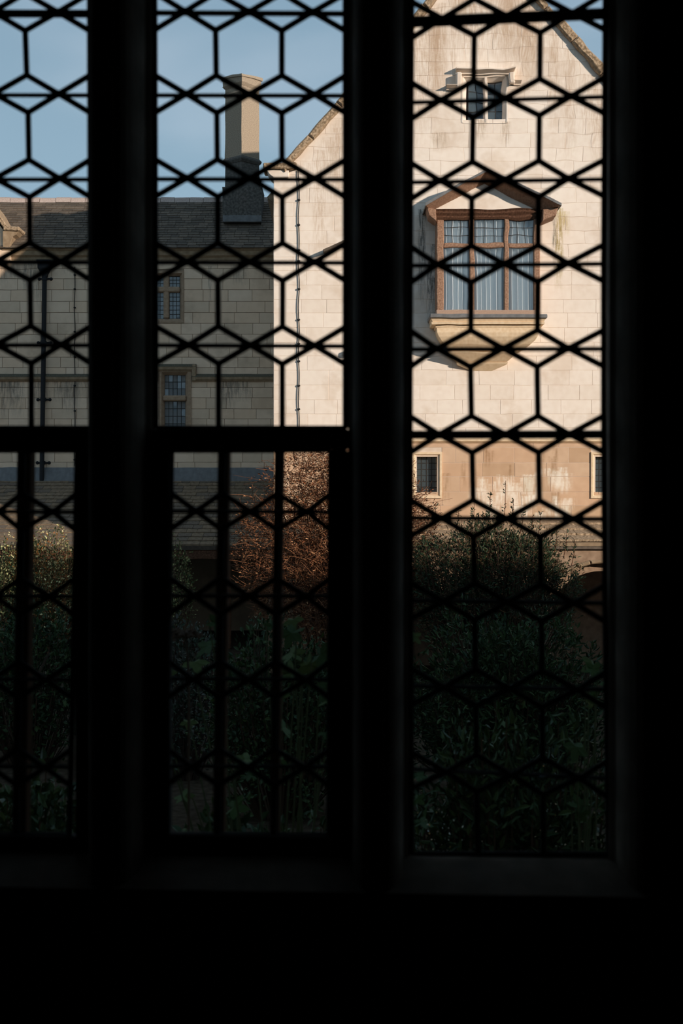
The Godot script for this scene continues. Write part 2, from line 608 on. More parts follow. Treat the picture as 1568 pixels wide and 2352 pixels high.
	M.timber = grained(Color(0.19, 0.098, 0.06), Color(0.42, 0.265, 0.18), 0.4, 73, 0.8, 0.03, 0.1)
	M.rough_sill = grained(Color(0.22, 0.13, 0.09), Color(0.62, 0.46, 0.35), 0.16, 74, 0.95, 0.05, 0.5)
	M.corbel = grained(Color(0.66, 0.48, 0.30), Color(0.80, 0.64, 0.45), 0.8, 75, 0.95, 0.03, 0.1)
	M.curtain = mat(Color(0.50, 0.55, 0.58), 0.95)
	M.backing_sheet = mat(Color(0.20, 0.225, 0.24), 0.95)  # colour of the sheets added behind the range's panes to tint them grey-blue
	M.black_paint = mat(Color(0.026, 0.026, 0.027), 0.85, 0.2)
	M.soil = grained(Color(0.022, 0.017, 0.012), Color(0.060, 0.048, 0.034), 1.2, 76, 1.0, 0.03, 1.0)
	M.soil.metallic_specular = 0.0


func leafy(rough := 0.5) -> StandardMaterial3D:
	var m := mat(Color.WHITE, rough, 0.25)
	m.vertex_color_use_as_albedo = true
	m.backlight_enabled = true
	m.backlight = Color(0.25, 0.28, 0.1)
	return m


# ------------------------------------------------------------------ the ground and the range that the room is in
func ground() -> void:
	var o := thing("ground", "dark soil and grass of the courtyard garden", "", Vector3.ZERO, "", "structure")
	var st := B()
	box(st, Vector3(-40, GROUND - 0.5, -70), Vector3(45, GROUND, 12))
	part(st, "soil", M.soil, o)


func home_range() -> void:
	# the room's own range from outside: unseen, sized to shade the near court
	var o := room("wall_outer", "stone front of the range around the dark window")
	var w0 := -0.42; var w1 := -0.02
	var st := B()
	box(st, Vector3(-16, GROUND - 0.4, w0), Vector3(-2.4, 7.0, w1))
	box(st, Vector3(1.75, GROUND - 0.4, w0), Vector3(34, 7.0, w1))
	box(st, Vector3(-2.4, 2.05, w0), Vector3(1.75, 7.0, w1))
	box(st, Vector3(-2.4, GROUND - 0.4, w0), Vector3(1.75, -1.72, w1))
	part(st, "masonry", M.range[0], o)
	st = B()
	box(st, Vector3(-16, 7.0, w0 - 0.06), Vector3(34, 7.1, w1 + 0.06), 0.02)
	part(st, "parapet_coping", M.moss, o)
	var rf := room("roof", "flat lead roof over the range of the dark room")
	st = B()
	box(st, Vector3(-16, 6.2, w1 + 0.01), Vector3(34, 6.4, 9.0))
	part(st, "deck", M.leadwork, rf)


const UL := -2.4
const UR := 1.75
const NOSE := 0.17

func uv(px: float, py: float, w := 0.0) -> Vector2:   # a pixel's place on the plane w of the window wall
	var ray := Vector3((px - CX) / F, (CY - py) / F, -1.0)
	var n := Vector3(sin(YAW), 0, -cos(YAW))
	var p := WT.affine_inverse() * (ray * ((GLASS - w) / n.dot(ray)))
	return Vector2(p.x, p.y)


func room_shell() -> void:
	var fl := -1.62; var ce := 1.95; var back := 5.2
	var st := B()
	var o := room("floor", "dark oak floor of the unlit room")
	box(st, Vector3(UL - 0.3, fl - 0.1, -0.01), Vector3(UR + 0.3, fl, back + 0.3))
	part(st, "boards", M.floorboard, o)
	o = room("ceiling", "dark ceiling of the unlit room")
	st = B(); box(st, Vector3(UL - 0.3, ce, -0.01), Vector3(UR + 0.3, ce + 0.1, back + 0.3)); part(st, "boards", M.oak, o)
	o = room("wall_left", "dark side wall of the unlit room")
	st = B(); box(st, Vector3(UL - 0.3, fl, NOSE), Vector3(UL, ce, back + 0.3)); part(st, "panelling", M.oak, o)
	o = room("wall_right", "dark side wall of the unlit room beside the window jamb")
	st = B(); box(st, Vector3(UR, fl, NOSE), Vector3(UR + 0.3, ce, back + 0.3)); part(st, "panelling", M.oak, o)
	o = room("wall_back", "dark wall behind the viewer")
	st = B(); box(st, Vector3(UL, fl, back), Vector3(UR, ce, back + 0.3)); part(st, "panelling", M.oak, o)

	# the window wall: stone around three tall lights
	o = room("wall_front", "dark stone window wall with moulded mullions and deep sill")
	var ul := uv(-244, 1000).x - 0.005
	var ur := uv(1391, 1000).x + 0.006
	var vb := uv(1160, 1966).y
	var vt := uv(1160, -372).y
	var ob := -0.42
	var chamfer := 0.075
	st = B()
	box(st, Vector3(UL, fl, ob), Vector3(ul - chamfer, ce, NOSE))
	box(st, Vector3(ur + chamfer, fl, ob), Vector3(UR, ce, NOSE))
	box(st, Vector3(ul - chamfer, vt + chamfer, ob), Vector3(ur + chamfer, ce, NOSE))
	box(st, Vector3(ul - chamfer, fl, ob), Vector3(ur + chamfer, vb - 0.32, -0.02))
	box(st, Vector3(ul - chamfer, fl, -0.02), Vector3(ur + chamfer, vb - 0.06, NOSE))
	part(st, "wall_face", M.mullion, o)
	st = B()   # the sloping sill
	var sp := PackedVector2Array([Vector2(-0.02, vb - 0.06), Vector2(NOSE, vb - 0.06), Vector2(NOSE, vb - 0.045), Vector2(0.03, vb - 0.002), Vector2(0.0, vb), Vector2(-0.05, vb - 0.006), Vector2(ob - 0.05, vb - 0.27), Vector2(ob - 0.05, vb - 0.33), Vector2(-0.02, vb - 0.33)])
	prism(st, sp, ul - chamfer, ur + chamfer, Transform3D(Basis(Vector3(0, 0, 1), Vector3(0, 1, 0), Vector3(1, 0, 0)), Vector3.ZERO))
	part(st, "sill", M.mullion, o)
	st = B()
	box(st, Vector3(ul - chamfer, vt, -0.2), Vector3(ur + chamfer, vt + chamfer, 0.06), 0.01)
	part(st, "head", M.mullion, o)
	# mullions: a narrow nose, hollow chamfers and a fillet beside the glass
	for m in [[205.0, 355.0], [796.0, 943.0]]:
		var a := uv(m[0], 1000).x + 0.004
		var b := uv(m[1], 1000).x - 0.004
		var c := (a + b) / 2.0
		var h := (b - a) / 2.0
		var prof := PackedVector2Array()
		var side := [Vector2(h, -0.03), Vector2(h, 0.018), Vector2(h - 0.012, 0.03)]
		for k in range(1, 7):
			var t := k / 6.0 * PI / 2.0
			side.append(Vector2(lerpf(h - 0.012, 0.019, 1.0 - cos(t)), lerpf(0.03, NOSE - 0.006, sin(t))))
		side.append(Vector2(0.014, NOSE))
		var outer := [Vector2(0.02, -0.2), Vector2(h - 0.01, -0.06)]
		for p in side: prof.append(Vector2(c + p.x, p.y))
		for i in range(side.size() - 1, -1, -1): prof.append(Vector2(c - side[i].x, side[i].y))
		prof.append(Vector2(c - outer[1].x, outer[1].y)); prof.append(Vector2(c - outer[0].x, outer[0].y))
		prof.append(Vector2(c + outer[0].x, outer[0].y)); prof.append(Vector2(c + outer[1].x, outer[1].y))
		st = B()
		prism(st, prof, vb - 0.05, vt + 0.02, Transform3D(Basis(Vector3(1, 0, 0), Vector3(0, 0, 1), Vector3(0, 1, 0)), Vector3.ZERO))
		part(st, "mullion", M.mullion, o)
	for s in [-1.0, 1.0]:
		var e := ur if s > 0 else ul
		var prof := PackedVector2Array([Vector2(e, -0.03), Vector2(e, 0.018), Vector2(e + s * 0.012, 0.03)])
		for k in range(1, 7):
			var t := k / 6.0 * PI / 2.0
			prof.append(Vector2(e + s * lerpf(0.012, chamfer - 0.004, 1.0 - cos(t)), lerpf(0.03, NOSE - 0.004, sin(t))))
		prof.append(Vector2(e + s * (chamfer + 0.004), NOSE - 0.001))
		prof.append(Vector2(e + s * (chamfer + 0.004), -0.25))
		prof.append(Vector2(e + s * 0.03, -0.1))
		st = B()
		prism(st, prof, vb - 0.05, vt + 0.02, Transform3D(Basis(Vector3(1, 0, 0), Vector3(0, 0, 1), Vector3(0, 1, 0)), Vector3.ZERO))
		part(st, "jamb", M.mullion, o)


# ------------------------------------------------------------------ leaded lights
func along(table: Array, y: float) -> float:   # table of [y, x]
	if y <= table[0][0]: return table[0][1]
	for i in table.size() - 1:
		if y <= table[i + 1][0]:
			return lerpf(table[i][1], table[i + 1][1], (y - table[i][0]) / (table[i + 1][0] - table[i][0]))
	return table[-1][1]


func pane_of(parent: Node, pts: Array, m: Material) -> void:
	var c := Vector2.ZERO
	for p in pts: c += p
	c /= pts.size()
	var poly := PackedVector2Array()
	for p in pts: poly.append(p - c)
	if area2(poly) < 0.0: poly.reverse()
	var st := B()
	prism(st, poly, -0.0017, 0.0017)
	st.generate_normals()
	var mi := MeshInstance3D.new()
	mi.mesh = st.commit()
	mi.material_override = m
	mi.name = "pane"
	parent.add_child(mi, true)
	mi.position = Vector3(c.x, c.y, 0)


# verts: upright leads and both edges (tables y -> x); cross: the crossings between them; bars: [y at the first edge, y at the last]
func leaded(parent: Node, verts: Array, cross: Array, bars: Array, top: float, bottom: float, rise: float, glass: Array, wide := 0.0140) -> void:
	var st := B()
	var bar_y := func(k: int, px: float) -> float:
		var b: Array = bars[k]
		var y0: float = (b[0] + b[1]) / 2.0
		var l := along(verts[0], y0); var r := along(verts[-1], y0)
		return lerpf(b[0], b[1], (px - l) / (r - l))
	var n := verts.size()
	var lead := func(a: Vector2, b: Vector2) -> void: strip(st, uv(a.x, a.y), uv(b.x, b.y), wide, 0.008)
	var upper := []
	var lower := []
	var mids := []
	for k in bars.size():
		var u := []; var l := []; var m := []
		for v in verts:
			var y0: float = (bars[k][0] + bars[k][1]) / 2.0
			var x := along(v, y0)
			var y: float = bar_y.call(k, x)
			u.append(Vector2(along(v, y - rise), y - rise)); l.append(Vector2(along(v, y + rise), y + rise))
		for c in cross:
			var x := along(c, (bars[k][0] + bars[k][1]) / 2.0)
			m.append(Vector2(x, bar_y.call(k, x)))
		upper.append(u); lower.append(l); mids.append(m)
		for j in n - 1:
			var knot := uv(m[j].x, m[j].y)   # a lump of solder where the leads meet
			strip(st, knot - Vector2(0.013, 0), knot + Vector2(0.013, 0), 0.018, 0.011)
			lead.call(u[j], m[j]); lead.call(m[j], u[j + 1]); lead.call(l[j], m[j]); lead.call(m[j], l[j + 1])
	var e := func(v: int, y: float) -> Vector2: return Vector2(along(verts[v], y), y)
	for v in n:   # uprights run between the crossings, the two edges all the way
		var ys := [top, bottom]
		if v == 0 or v == n - 1:
			var y := top
			while y < bottom - 1.0:
				var y2 := minf(y + 120.0, bottom)
				lead.call(e.call(v, y), e.call(v, y2))
				y = y2
		else:
			for k in bars.size() + 1:
				var a: Vector2 = lower[k - 1][v] if k > 0 else e.call(v, top)
				var b: Vector2 = upper[k][v] if k < bars.size() else e.call(v, bottom)
				if b.y > a.y + 4.0: lead.call(a, b)
	lead.call(e.call(0, top), e.call(n - 1, top)); lead.call(e.call(0, bottom), e.call(n - 1, bottom))
	part(st, "lead_cames", M.lead, parent)
	# panes
	var g := func(pts: Array) -> void:
		var q := []
		for p in pts: q.append(uv(p.x, p.y))
		pane_of(parent, q, glass[rng.randi() % glass.size()])
	for k in bars.size() + 1:
		for j in n - 1:
			var pts := []
			if k > 0: pts.append_array([lower[k - 1][j], mids[k - 1][j], lower[k - 1][j + 1]])
			else: pts.append_array([e.call(j, top), e.call(j + 1, top)])
			if k < bars.size(): pts.append_array([upper[k][j + 1], mids[k][j], upper[k][j]])
			else: pts.append_array([e.call(j + 1, bottom), e.call(j, bottom)])
			g.call(pts)
	for k in bars.size():
		for v in n:
			var l: Vector2 = mids[k][v - 1] if v > 0 else (upper[k][v] + lower[k][v]) / 2.0
			var r: Vector2 = mids[k][v] if v < n - 1 else (upper[k][v] + lower[k][v]) / 2.0
			g.call([l, upper[k][v], r]); g.call([l, r, lower[k][v]])


func saddle(parent: Node, a: Vector2, b: Vector2, thick: float, w := -0.012) -> void:
	var p := uv(a.x, a.y); var q := uv(b.x, b.y)
	var st := B()
	tube(st, [Vector3(p.x, p.y, w), Vector3(q.x, q.y, w)], thick / 2.0, thick / 2.0, 8)
	part(st, "saddle_bar", M.iron, parent)


func shifted(t: Array, dx: float) -> Array:
	var o := []
	for p in t: o.append([p[0], p[1] + dx])
	return o


func flat(st: SurfaceTool, x0: float, y0: float, x1: float, y1: float, w0: float, w1: float, c := 0.004) -> void:
	var a := uv(x0, y1); var b := uv(x1, y0)
	box(st, Vector3(a.x, a.y, w0), Vector3(b.x, b.y, w1), c)


func casement(parent: Node, dx: float, x0: float, x1: float, x2: float, inner: Array, uprights: Array, cross: Array, stanchions: Array) -> void:
	var c := sub("casement", parent)
	var st := B()
	flat(st, x0, 984, x2, 1034, -0.022, 0.022)
	flat(st, x0, 1918, x2, 1962, -0.022, 0.022)
	flat(st, x0, 1034, x1, 1918, -0.022, 0.022)
	flat(st, along(inner[1], 1034), 1034, x2, 1918, -0.022, 0.022)
	part(st, "casement_frame", M.iron, c)
	var bars := [[1174, 1176], [1369, 1370], [1560, 1562], [1761, 1763]]
	leaded(c, [inner[0], uprights[0], uprights[1], inner[1]], cross, bars, 1034, 1918, 42.0, [M.glass[0], M.glass[1], M.glass[1], M.glass[2]], 0.0132)
	for b in bars:
		saddle(c, Vector2(along(inner[0], b[0]), b[0]), Vector2(along(inner[1], b[1]), b[1]), 0.010)
	for s in stanchions:
		var p := uv(s[0], 1030); var q := uv(s[1], 1920)
		st = B()
		var hw: float = s[2] / F * GLASS / 2.0
		var pr := PackedVector2Array([Vector2(-hw, -0.012), Vector2(hw, -0.012), Vector2(hw, 0.012), Vector2(-hw, 0.012)])
		var v := [Vector3(q.x - hw, q.y, -0.06), Vector3(q.x + hw, q.y, -0.06), Vector3(q.x + hw, q.y, -0.02), Vector3(q.x - hw, q.y, -0.02),
			Vector3(p.x - hw, p.y, -0.06), Vector3(p.x + hw, p.y, -0.06), Vector3(p.x + hw, p.y, -0.02), Vector3(p.x - hw, p.y, -0.02)]
		hexa(st, v)
		part(st, "stanchion", M.stanchion, c, "upright brown bar behind the leads")


func window_lights() -> void:
	# the light in front of the sunlit gable, one tall leaded panel
	var o := room("window_3", "tall leaded light of hexagonal panes beside the stone jamb")
	var verts := [[[-400, 946], [0, 945], [600, 942], [1000, 941], [1960, 945]],
		[[-400, 1092], [70, 1089], [460, 1083], [850, 1080], [1140, 1086], [1420, 1090], [1610, 1092], [1960, 1097]],
		[[-400, 1241], [100, 1240], [460, 1236], [850, 1233], [1140, 1238], [1420, 1243], [1700, 1245], [1960, 1248]],
		[[-400, 1391], [0, 1390], [600, 1386], [1000, 1386], [1400, 1389], [1960, 1397]]]
	var cross := [[[-400, 1018], [38, 1015], [226, 1012], [412, 1010], [606, 1004], [800, 1003], [997, 1008], [1190, 1013], [1383, 1018], [1580, 1020], [1775, 1025]],
		[[-400, 1165], [38, 1163], [226, 1159], [412, 1158], [606, 1157], [800, 1155], [997, 1160], [1190, 1163], [1383, 1165], [1580, 1170], [1775, 1175]],
		[[-400, 1318], [38, 1314], [226, 1311], [412, 1305], [606, 1304], [800, 1305], [997, 1307], [1190, 1316], [1383, 1318], [1580, 1325], [1775, 1330]]]
	var bars := [[-150, -168], [46, 27], [232, 219], [416, 409], [608, 604], [801, 800], [998, 997], [1190, 1192], [1380, 1386], [1577, 1585], [1769, 1790]]
	leaded(o, verts, cross, bars, -366, 1962, 42.0, [M.glass[1], M.glass[2], M.glass[3], M.glass[3]])
	for k in bars.size():
		var y0: float = bars[k][0]; var y1: float = bars[k][1]
		saddle(o, Vector2(along(verts[0], y0), y0), Vector2(along(verts[3], y1), y1), 0.028 if k == 1 else (0.020 if k == 6 else 0.0110), -0.014)

	o = room("window_2", "leaded light of hexagonal panes over a barred casement between two mullions")
	verts = [[[-400, 356], [0, 355], [960, 358]], [[-400, 494], [70, 495], [270, 498], [455, 500], [645, 500], [850, 502]],
		[[-400, 646], [70, 647], [270, 647], [455, 648], [645, 649], [835, 648]], [[-400, 793], [0, 793], [985, 793]]]
	cross = [[[27, 425], [217, 428], [410, 430], [602, 430], [793, 433]], [[27, 572], [217, 572], [410, 574], [602, 573], [793, 575]], [[27, 718], [217, 722], [410, 722], [602, 722], [793, 722]]]
	var ub := [[-166, -164], [26, 28], [216, 217], [409, 410], [601, 602], [792, 794]]
	leaded(o, verts, cross, ub, -362, 984, 43.0, [M.glass[0], M.glass[1], M.glass[1], M.glass[2]])
	for k in ub.size():
		saddle(o, Vector2(along(verts[0], ub[k][0]), ub[k][0]), Vector2(793, ub[k][1]), 0.014 if k == 1 else 0.0110)
	casement(o, 0, 350, 392, 800, [[[1034, 394], [1918, 381]], [[1034, 759], [1918, 755]]],
		[[[1034, 511], [1918, 500]], [[1034, 637], [1918, 628]]],
		[[[1175, 450], [1368, 447], [1560, 443], [1760, 440]], [[1175, 575], [1368, 572], [1560, 571], [1760, 569]], [[1175, 705], [1368, 703], [1560, 703], [1760, 700]]],
		[[510, 498, 26], [638, 627, 21]])

	o = room("window_1", "leaded light of hexagonal panes over a barred casement at the picture's edge")
	var v3 := [[-400, 52], [70, 58], [268, 65], [455, 68], [645, 69], [835, 72]]
	var c3 := [[30, 133], [217, 135], [410, 137], [600, 140], [793, 140]]
	verts = [[[-400, -242], [985, -238]], shifted(v3, -149), v3, [[-400, 205], [0, 206], [985, 209]]]
	cross = [shifted(c3, -298), shifted(c3, -149), c3]
	var lb := [[-165, -164], [27, 28], [215, 216], [410, 410], [600, 601], [791, 792]]
	leaded(o, verts, cross, lb, -362, 984, 43.0, [M.glass[0], M.glass[0], M.glass[1], M.glass[2]])
	for k in lb.size():
		saddle(o, Vector2(-240, lb[k][0]), Vector2(207, lb[k][1]), 0.020 if k == 1 else 0.0110)
	var cc := [[1178, 122], [1370, 114], [1560, 106], [1760, 104]]
	casement(o, 0, -242, -200, 209, [[[1034, -196], [1918, -206]], [[1034, 177], [1918, 160]]],
		[[[1034, -72], [1918, -84]], [[1034, 52], [1918, 38]]],
		[shifted(cc, -250), shifted(cc, -125), cc], [[50, 38, 33], [-74, -86, 26]])


# ------------------------------------------------------------------ the sunlit gabled wing
func lights_in(parent: Node, q: Rect2, d: float, cols: int, rows: int, back: Material, gone: Array = []) -> void:
	# leaded quarries, each set a little differently, with their leads and an optional backing sheet
	var z := -d - 0.10
	var st := B()
	var r := RandomNumberGenerator.new()
	r.seed = int(q.position.x * 1000.0) + 77
	for i in cols + 1:
		var x := q.position.x + q.size.x * i / cols
		box(st, Vector3(x - 0.007, q.position.y, z - 0.006), Vector3(x + 0.007, q.end.y, z + 0.006))
	for j in rows + 1:
		var y := q.position.y + q.size.y * j / rows
		box(st, Vector3(q.position.x, y - 0.007, z - 0.007), Vector3(q.end.x, y + 0.007, z + 0.007))
	part(st, "leading", M.iron, parent)
	for i in cols:
		for j in rows:
			st = B()
			var x0 := q.position.x + q.size.x * i / cols; var x1 := x0 + q.size.x / cols
			var y0 := q.position.y + q.size.y * j / rows; var y1 := y0 + q.size.y / rows
			var tx := r.randf_range(-0.02, 0.02) * (x1 - x0); var ty := r.randf_range(-0.02, 0.02) * (y1 - y0)
			hexa(st, [Vector3(x0, y0, z - 0.003 - tx - ty), Vector3(x1, y0, z - 0.003 + tx - ty), Vector3(x1, y0, z + tx - ty), Vector3(x0, y0, z - tx - ty),
				Vector3(x0, y1, z - 0.003 - tx + ty), Vector3(x1, y1, z - 0.003 + tx + ty), Vector3(x1, y1, z + tx + ty), Vector3(x0, y1, z - tx + ty)])
			part(st, "pane", M.pane, parent)
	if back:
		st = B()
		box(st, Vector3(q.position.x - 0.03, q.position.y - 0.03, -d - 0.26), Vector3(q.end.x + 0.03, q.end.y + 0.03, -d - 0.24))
		part(st, "backing_sheet", back, parent)  # flat sheet added so that the panes look grey-blue


func ring_frame(st: SurfaceTool, outer: Rect2, inner: Rect2, z0: float, z1: float, splay: float) -> void:
	# a stone surround whose inner edge is splayed back
	var o := [outer.position, Vector2(outer.end.x, outer.position.y), outer.end, Vector2(outer.position.x, outer.end.y)]
	var m := inner.grow(splay)
	var i := [m.position, Vector2(m.end.x, m.position.y), m.end, Vector2(m.position.x, m.end.y)]
	var k := [inner.position, Vector2(inner.end.x, inner.position.y), inner.end, Vector2(inner.position.x, inner.end.y)]
	for a in 4:
		var b := (a + 1) % 4
		hexa(st, [Vector3(o[a].x, o[a].y, z0), Vector3(o[b].x, o[b].y, z0), Vector3(i[b].x, i[b].y, z0), Vector3(i[a].x, i[a].y, z0),
			Vector3(o[a].x, o[a].y, z1), Vector3(o[b].x, o[b].y, z1), Vector3(i[b].x, i[b].y, z1), Vector3(i[a].x, i[a].y, z1)])
		hexa(st, [Vector3(i[a].x, i[a].y, z0), Vector3(i[b].x, i[b].y, z0), Vector3(k[b].x, k[b].y, z0), Vector3(k[a].x, k[a].y, z0),
			Vector3(i[a].x, i[a].y, z1), Vector3(i[b].x, i[b].y, z1), Vector3(k[b].x, k[b].y, z1 - splay * 1.6), Vector3(k[a].x, k[a].y, z1 - splay * 1.6)])


func gable_wing() -> void:
	var d := GD
	var o := thing("gabled_wing", "sunlit pale stone gabled wing with an oriel window", "building", Vector3(X(1115, d), GROUND, -d))
	var apex := Vector2(X(1115, d), Y(-126, d))
	var el := Vector2(X(652, d), Y(396, d)); var er := Vector2(X(1578, d), Y(396, d))
	var xl := X(628, d); var xr := X(1602, d)
	var ym := Y(1012, d)
	var upper := PackedVector2Array([Vector2(xl, ym), Vector2(xr, ym), Vector2(xr, Y(396, d)), er, apex, el, Vector2(xl, Y(396, d))])
	var whole := PackedVector2Array([Vector2(xl, GROUND), Vector2(xr, GROUND), Vector2(xr, Y(396, d)), er, apex, el, Vector2(xl, Y(396, d))])
	var attic := rect(1060, 178, 1166, 282, d)
	var oriel := rect(1008, 500, 1236, 720, d)
	var low1 := rect(957, 1049, 1004, 1134, d)
	var low2 := rect(1367, 1049, 1414, 1134, d)
	var mid := rect(838, 600, 900, 800, d)
	var st := B()
	walled(st, whole, [attic, oriel, low1, low2, mid], -d - 0.45, -d - 0.005)
	part(st, "gable_wall", M.gable_joint, o)
	ashlar(o, upper, ym, apex.y, xl, xr, d, 0.274, 0.60, [attic, oriel, mid], M.gable, 101, 262, 0.0022)
	var lower := PackedVector2Array([Vector2(xl, GROUND), Vector2(xr, GROUND), Vector2(xr, ym), Vector2(xl, ym)])
	ashlar(o, lower, GROUND, ym, xl, xr, d, 0.285, 0.66, [low1.grow(0.085), low2.grow(0.085)], M.sand, 102, 60)
	# side walls and roof behind
	st = B()
	box(st, Vector3(xl, GROUND, -50), Vector3(xl + 0.4, Y(396, d) - 0.05, -d - 0.45))
	box(st, Vector3(xr - 0.4, GROUND, -50), Vector3(xr, Y(396, d) - 0.05, -d - 0.45))
	part(st, "side_wall", M.gable[1], o)
	st = B()   # rooms behind the windows: floors, and a cross wall six metres back
	for y in [Y(330, d), Y(760, d), Y(1150, d), GROUND + 0.05]:
		box(st, Vector3(xl + 0.4, y - 0.25, -34.5), Vector3(xr - 0.4, y, -d - 0.45))
	part(st, "room_floor", M.floorboard, o)
	st = B()
	prism(st, PackedVector2Array([Vector2(xl + 0.4, GROUND), Vector2(xr - 0.4, GROUND), Vector2(xr - 0.4, Y(396, d) - 0.3), apex + Vector2(0, -0.5), Vector2(xl + 0.4, Y(396, d) - 0.3)]), -34.8, -34.5)
	part(st, "cross_wall", M.plaster, o)
	st = B()
	var rl := PackedVector2Array([el + Vector2(-0.35, -0.42), apex + Vector2(0, -0.12), apex + Vector2(0, -0.32), el + Vector2(-0.2, -0.55)])
	prism(st, rl, -50, -d - 0.3)
	var rr := PackedVector2Array([er + Vector2(0.35, -0.42), apex + Vector2(0, -0.12), apex + Vector2(0, -0.32), er + Vector2(0.2, -0.55)])
	prism(st, rr, -50, -d - 0.3)
	part(st, "roof_slope", M.stone_slate, o)
	# copings: lengths of lichened stone stepping up to the apex
	for s in [-1.0, 1.0]:
		var foot := el if s < 0 else er
		var dir := (apex - foot).normalized()
		var up := Vector2(-dir.y, dir.x) if s < 0 else Vector2(dir.y, -dir.x)
		var long := (apex - foot).length()
		var n := 7
		for k in n:
			var a := foot + dir * (long * k / n + 0.008); var b := foot + dir * (long * (k + 1) / n - 0.008)
			var lift := rng.randf_range(-0.015, 0.02)
			st = B()
			prism(st, PackedVector2Array([a - up * 0.02, b - up * 0.02, b + up * (0.14 + lift), a + up * (0.14 + lift)]), -d - 0.5, -d + 0.12 + rng.randf_range(-0.012, 0.012), Transform3D(), 0.03)
			part(st, "coping_stone", M.lichen, o)
		# kneeler: a slab on a hollow-moulded block
		st = B()
		var kx := X(628, d) if s < 0 else X(1602, d)
		var f: float = -s
		box(st, Vector3(kx - f * 0.20, Y(391, d), -d - 0.5), Vector3(kx + f * 0.46, Y(377, d), -d + 0.14), 0.02)
		part(st, "kneeler_slab", M.lichen, o)
		st = B()
		var pf := PackedVector2Array([Vector2(kx - f * 0.13, Y(391, d)), Vector2(kx + f * 0.30, Y(391, d)), Vector2(kx + f * 0.30, Y(409, d)), Vector2(kx - f * 0.0, Y(409, d)), Vector2(kx - f * 0.07, Y(403, d)), Vector2(kx - f * 0.11, Y(397, d))])
		prism(st, pf, -d - 0.5, -d + 0.07, Transform3D(), 0.01)
		part(st, "kneeler", M.gable[2], o)
	# attic window: two lights under a stepped hood mould
	var w := sub("attic_window", o)
	st = B()
	ring_frame(st, attic.grow(0.0), Rect2(attic.position + Vector2(0.10, 0.06), attic.size - Vector2(0.2, 0.12)), -d - 0.14, -d + 0.012, 0.07)
	part(st, "surround", M.gable[2], w)
	st = B()
	var mx := X(1116.5, d)
	hexa(st, [Vector3(mx - 0.05, attic.position.y, -d - 0.16), Vector3(mx + 0.05, attic.position.y, -d - 0.16), Vector3(mx + 0.022, attic.position.y, -d + 0.01), Vector3(mx - 0.022, attic.position.y, -d + 0.01),
		Vector3(mx - 0.05, attic.end.y, -d - 0.16), Vector3(mx + 0.05, attic.end.y, -d - 0.16), Vector3(mx + 0.022, attic.end.y, -d + 0.01), Vector3(mx - 0.022, attic.end.y, -d + 0.01)])
	part(st, "mullion", M.gable[2], w)
	for a in [[1076, 1112], [1121, 1158]]:
		lights_in(w, rect(a[0], 186, a[1], 274, d), d + 0.05, 2, 4, null)
	# hood: head, two drops, two returns
	for h in [[1046, 157, 1180, 172, 0.19], [1046, 172, 1058, 205, 0.19], [1168, 172, 1180, 197, 0.19], [1024, 197, 1058, 208, 0.19], [1168, 186, 1194, 197, 0.19]]:
		st = B()
		var q := rect(h[0], h[1], h[2], h[3], d)
		if h[3] - h[1] < 20:
			mould(st, [[-d - 0.02, q.position.y], [-d + 0.05, q.position.y], [-d + 0.06, q.position.y + 0.03], [-d + h[4], q.position.y + 0.07], [-d + h[4], q.end.y - 0.03], [-d + 0.03, q.end.y], [-d - 0.02, q.end.y]], q.position.x, q.end.x)
		else:
			box(st, Vector3(q.position.x, q.position.y, -d - 0.02), Vector3(q.end.x, q.end.y, -d + h[4]), 0.02)
		part(st, "hood_mould", M.gable[1], w)

	# narrow window behind the stone mullion, under a slate hood
	w = sub("hooded_window", o)
	st = B()
	ring_frame(st, mid.grow(0.04), Rect2(mid.position + Vector2(0.06, 0.06), mid.size - Vector2(0.12, 0.12)), -d - 0.14, -d + 0.012, 0.05)
	part(st, "surround", M.gable[2], w)
	lights_in(w, mid.grow(-0.07), d + 0.05, 2, 6, null)
	st = B()
	for s in [-1.0, 1.0]:
		var c := X(868, d)
		prism(st, PackedVector2Array([Vector2(c, Y(524, d)), Vector2(c + s * 1.08, Y(579, d)), Vector2(c + s * 1.05, Y(584, d)), Vector2(c, Y(533, d))] if s < 0 else [Vector2(c, Y(524, d)), Vector2(c + 0.52, Y(552, d)), Vector2(c + 0.50, Y(558, d)), Vector2(c, Y(533, d))]), -d, -d + 0.3)
	part(st, "slate_hood", M.slate[0], w)
	st = B()
	box(st, Vector3(X(790, d), Y(818, d), -d), Vector3(X(925, d), Y(806, d), -d + 0.12), 0.02)
	part(st, "sill", M.corbel, w)

	# string course above the sandstone
	st = B()
	mould(st, [[-d - 0.02, Y(1017, d)], [-d + 0.02, Y(1017, d)], [-d + 0.07, Y(1013, d)], [-d + 0.07, Y(1009, d)], [-d - 0.02, Y(1004, d)]], xl - 0.02, xr + 0.02)
	part(st, "string_course", M.corbel, o)
	# small lower windows
	for q in [low1, low2]:
		w = sub("lower_window", o)
		st = B()
		ring_frame(st, q.grow(0.09), q, -d - 0.2, -d + 0.03, 0.05)
		part(st, "surround", M.corbel, w)
		lights_in(w, q, d + 0.05, 4, 6, null)
	oriel_window(o)


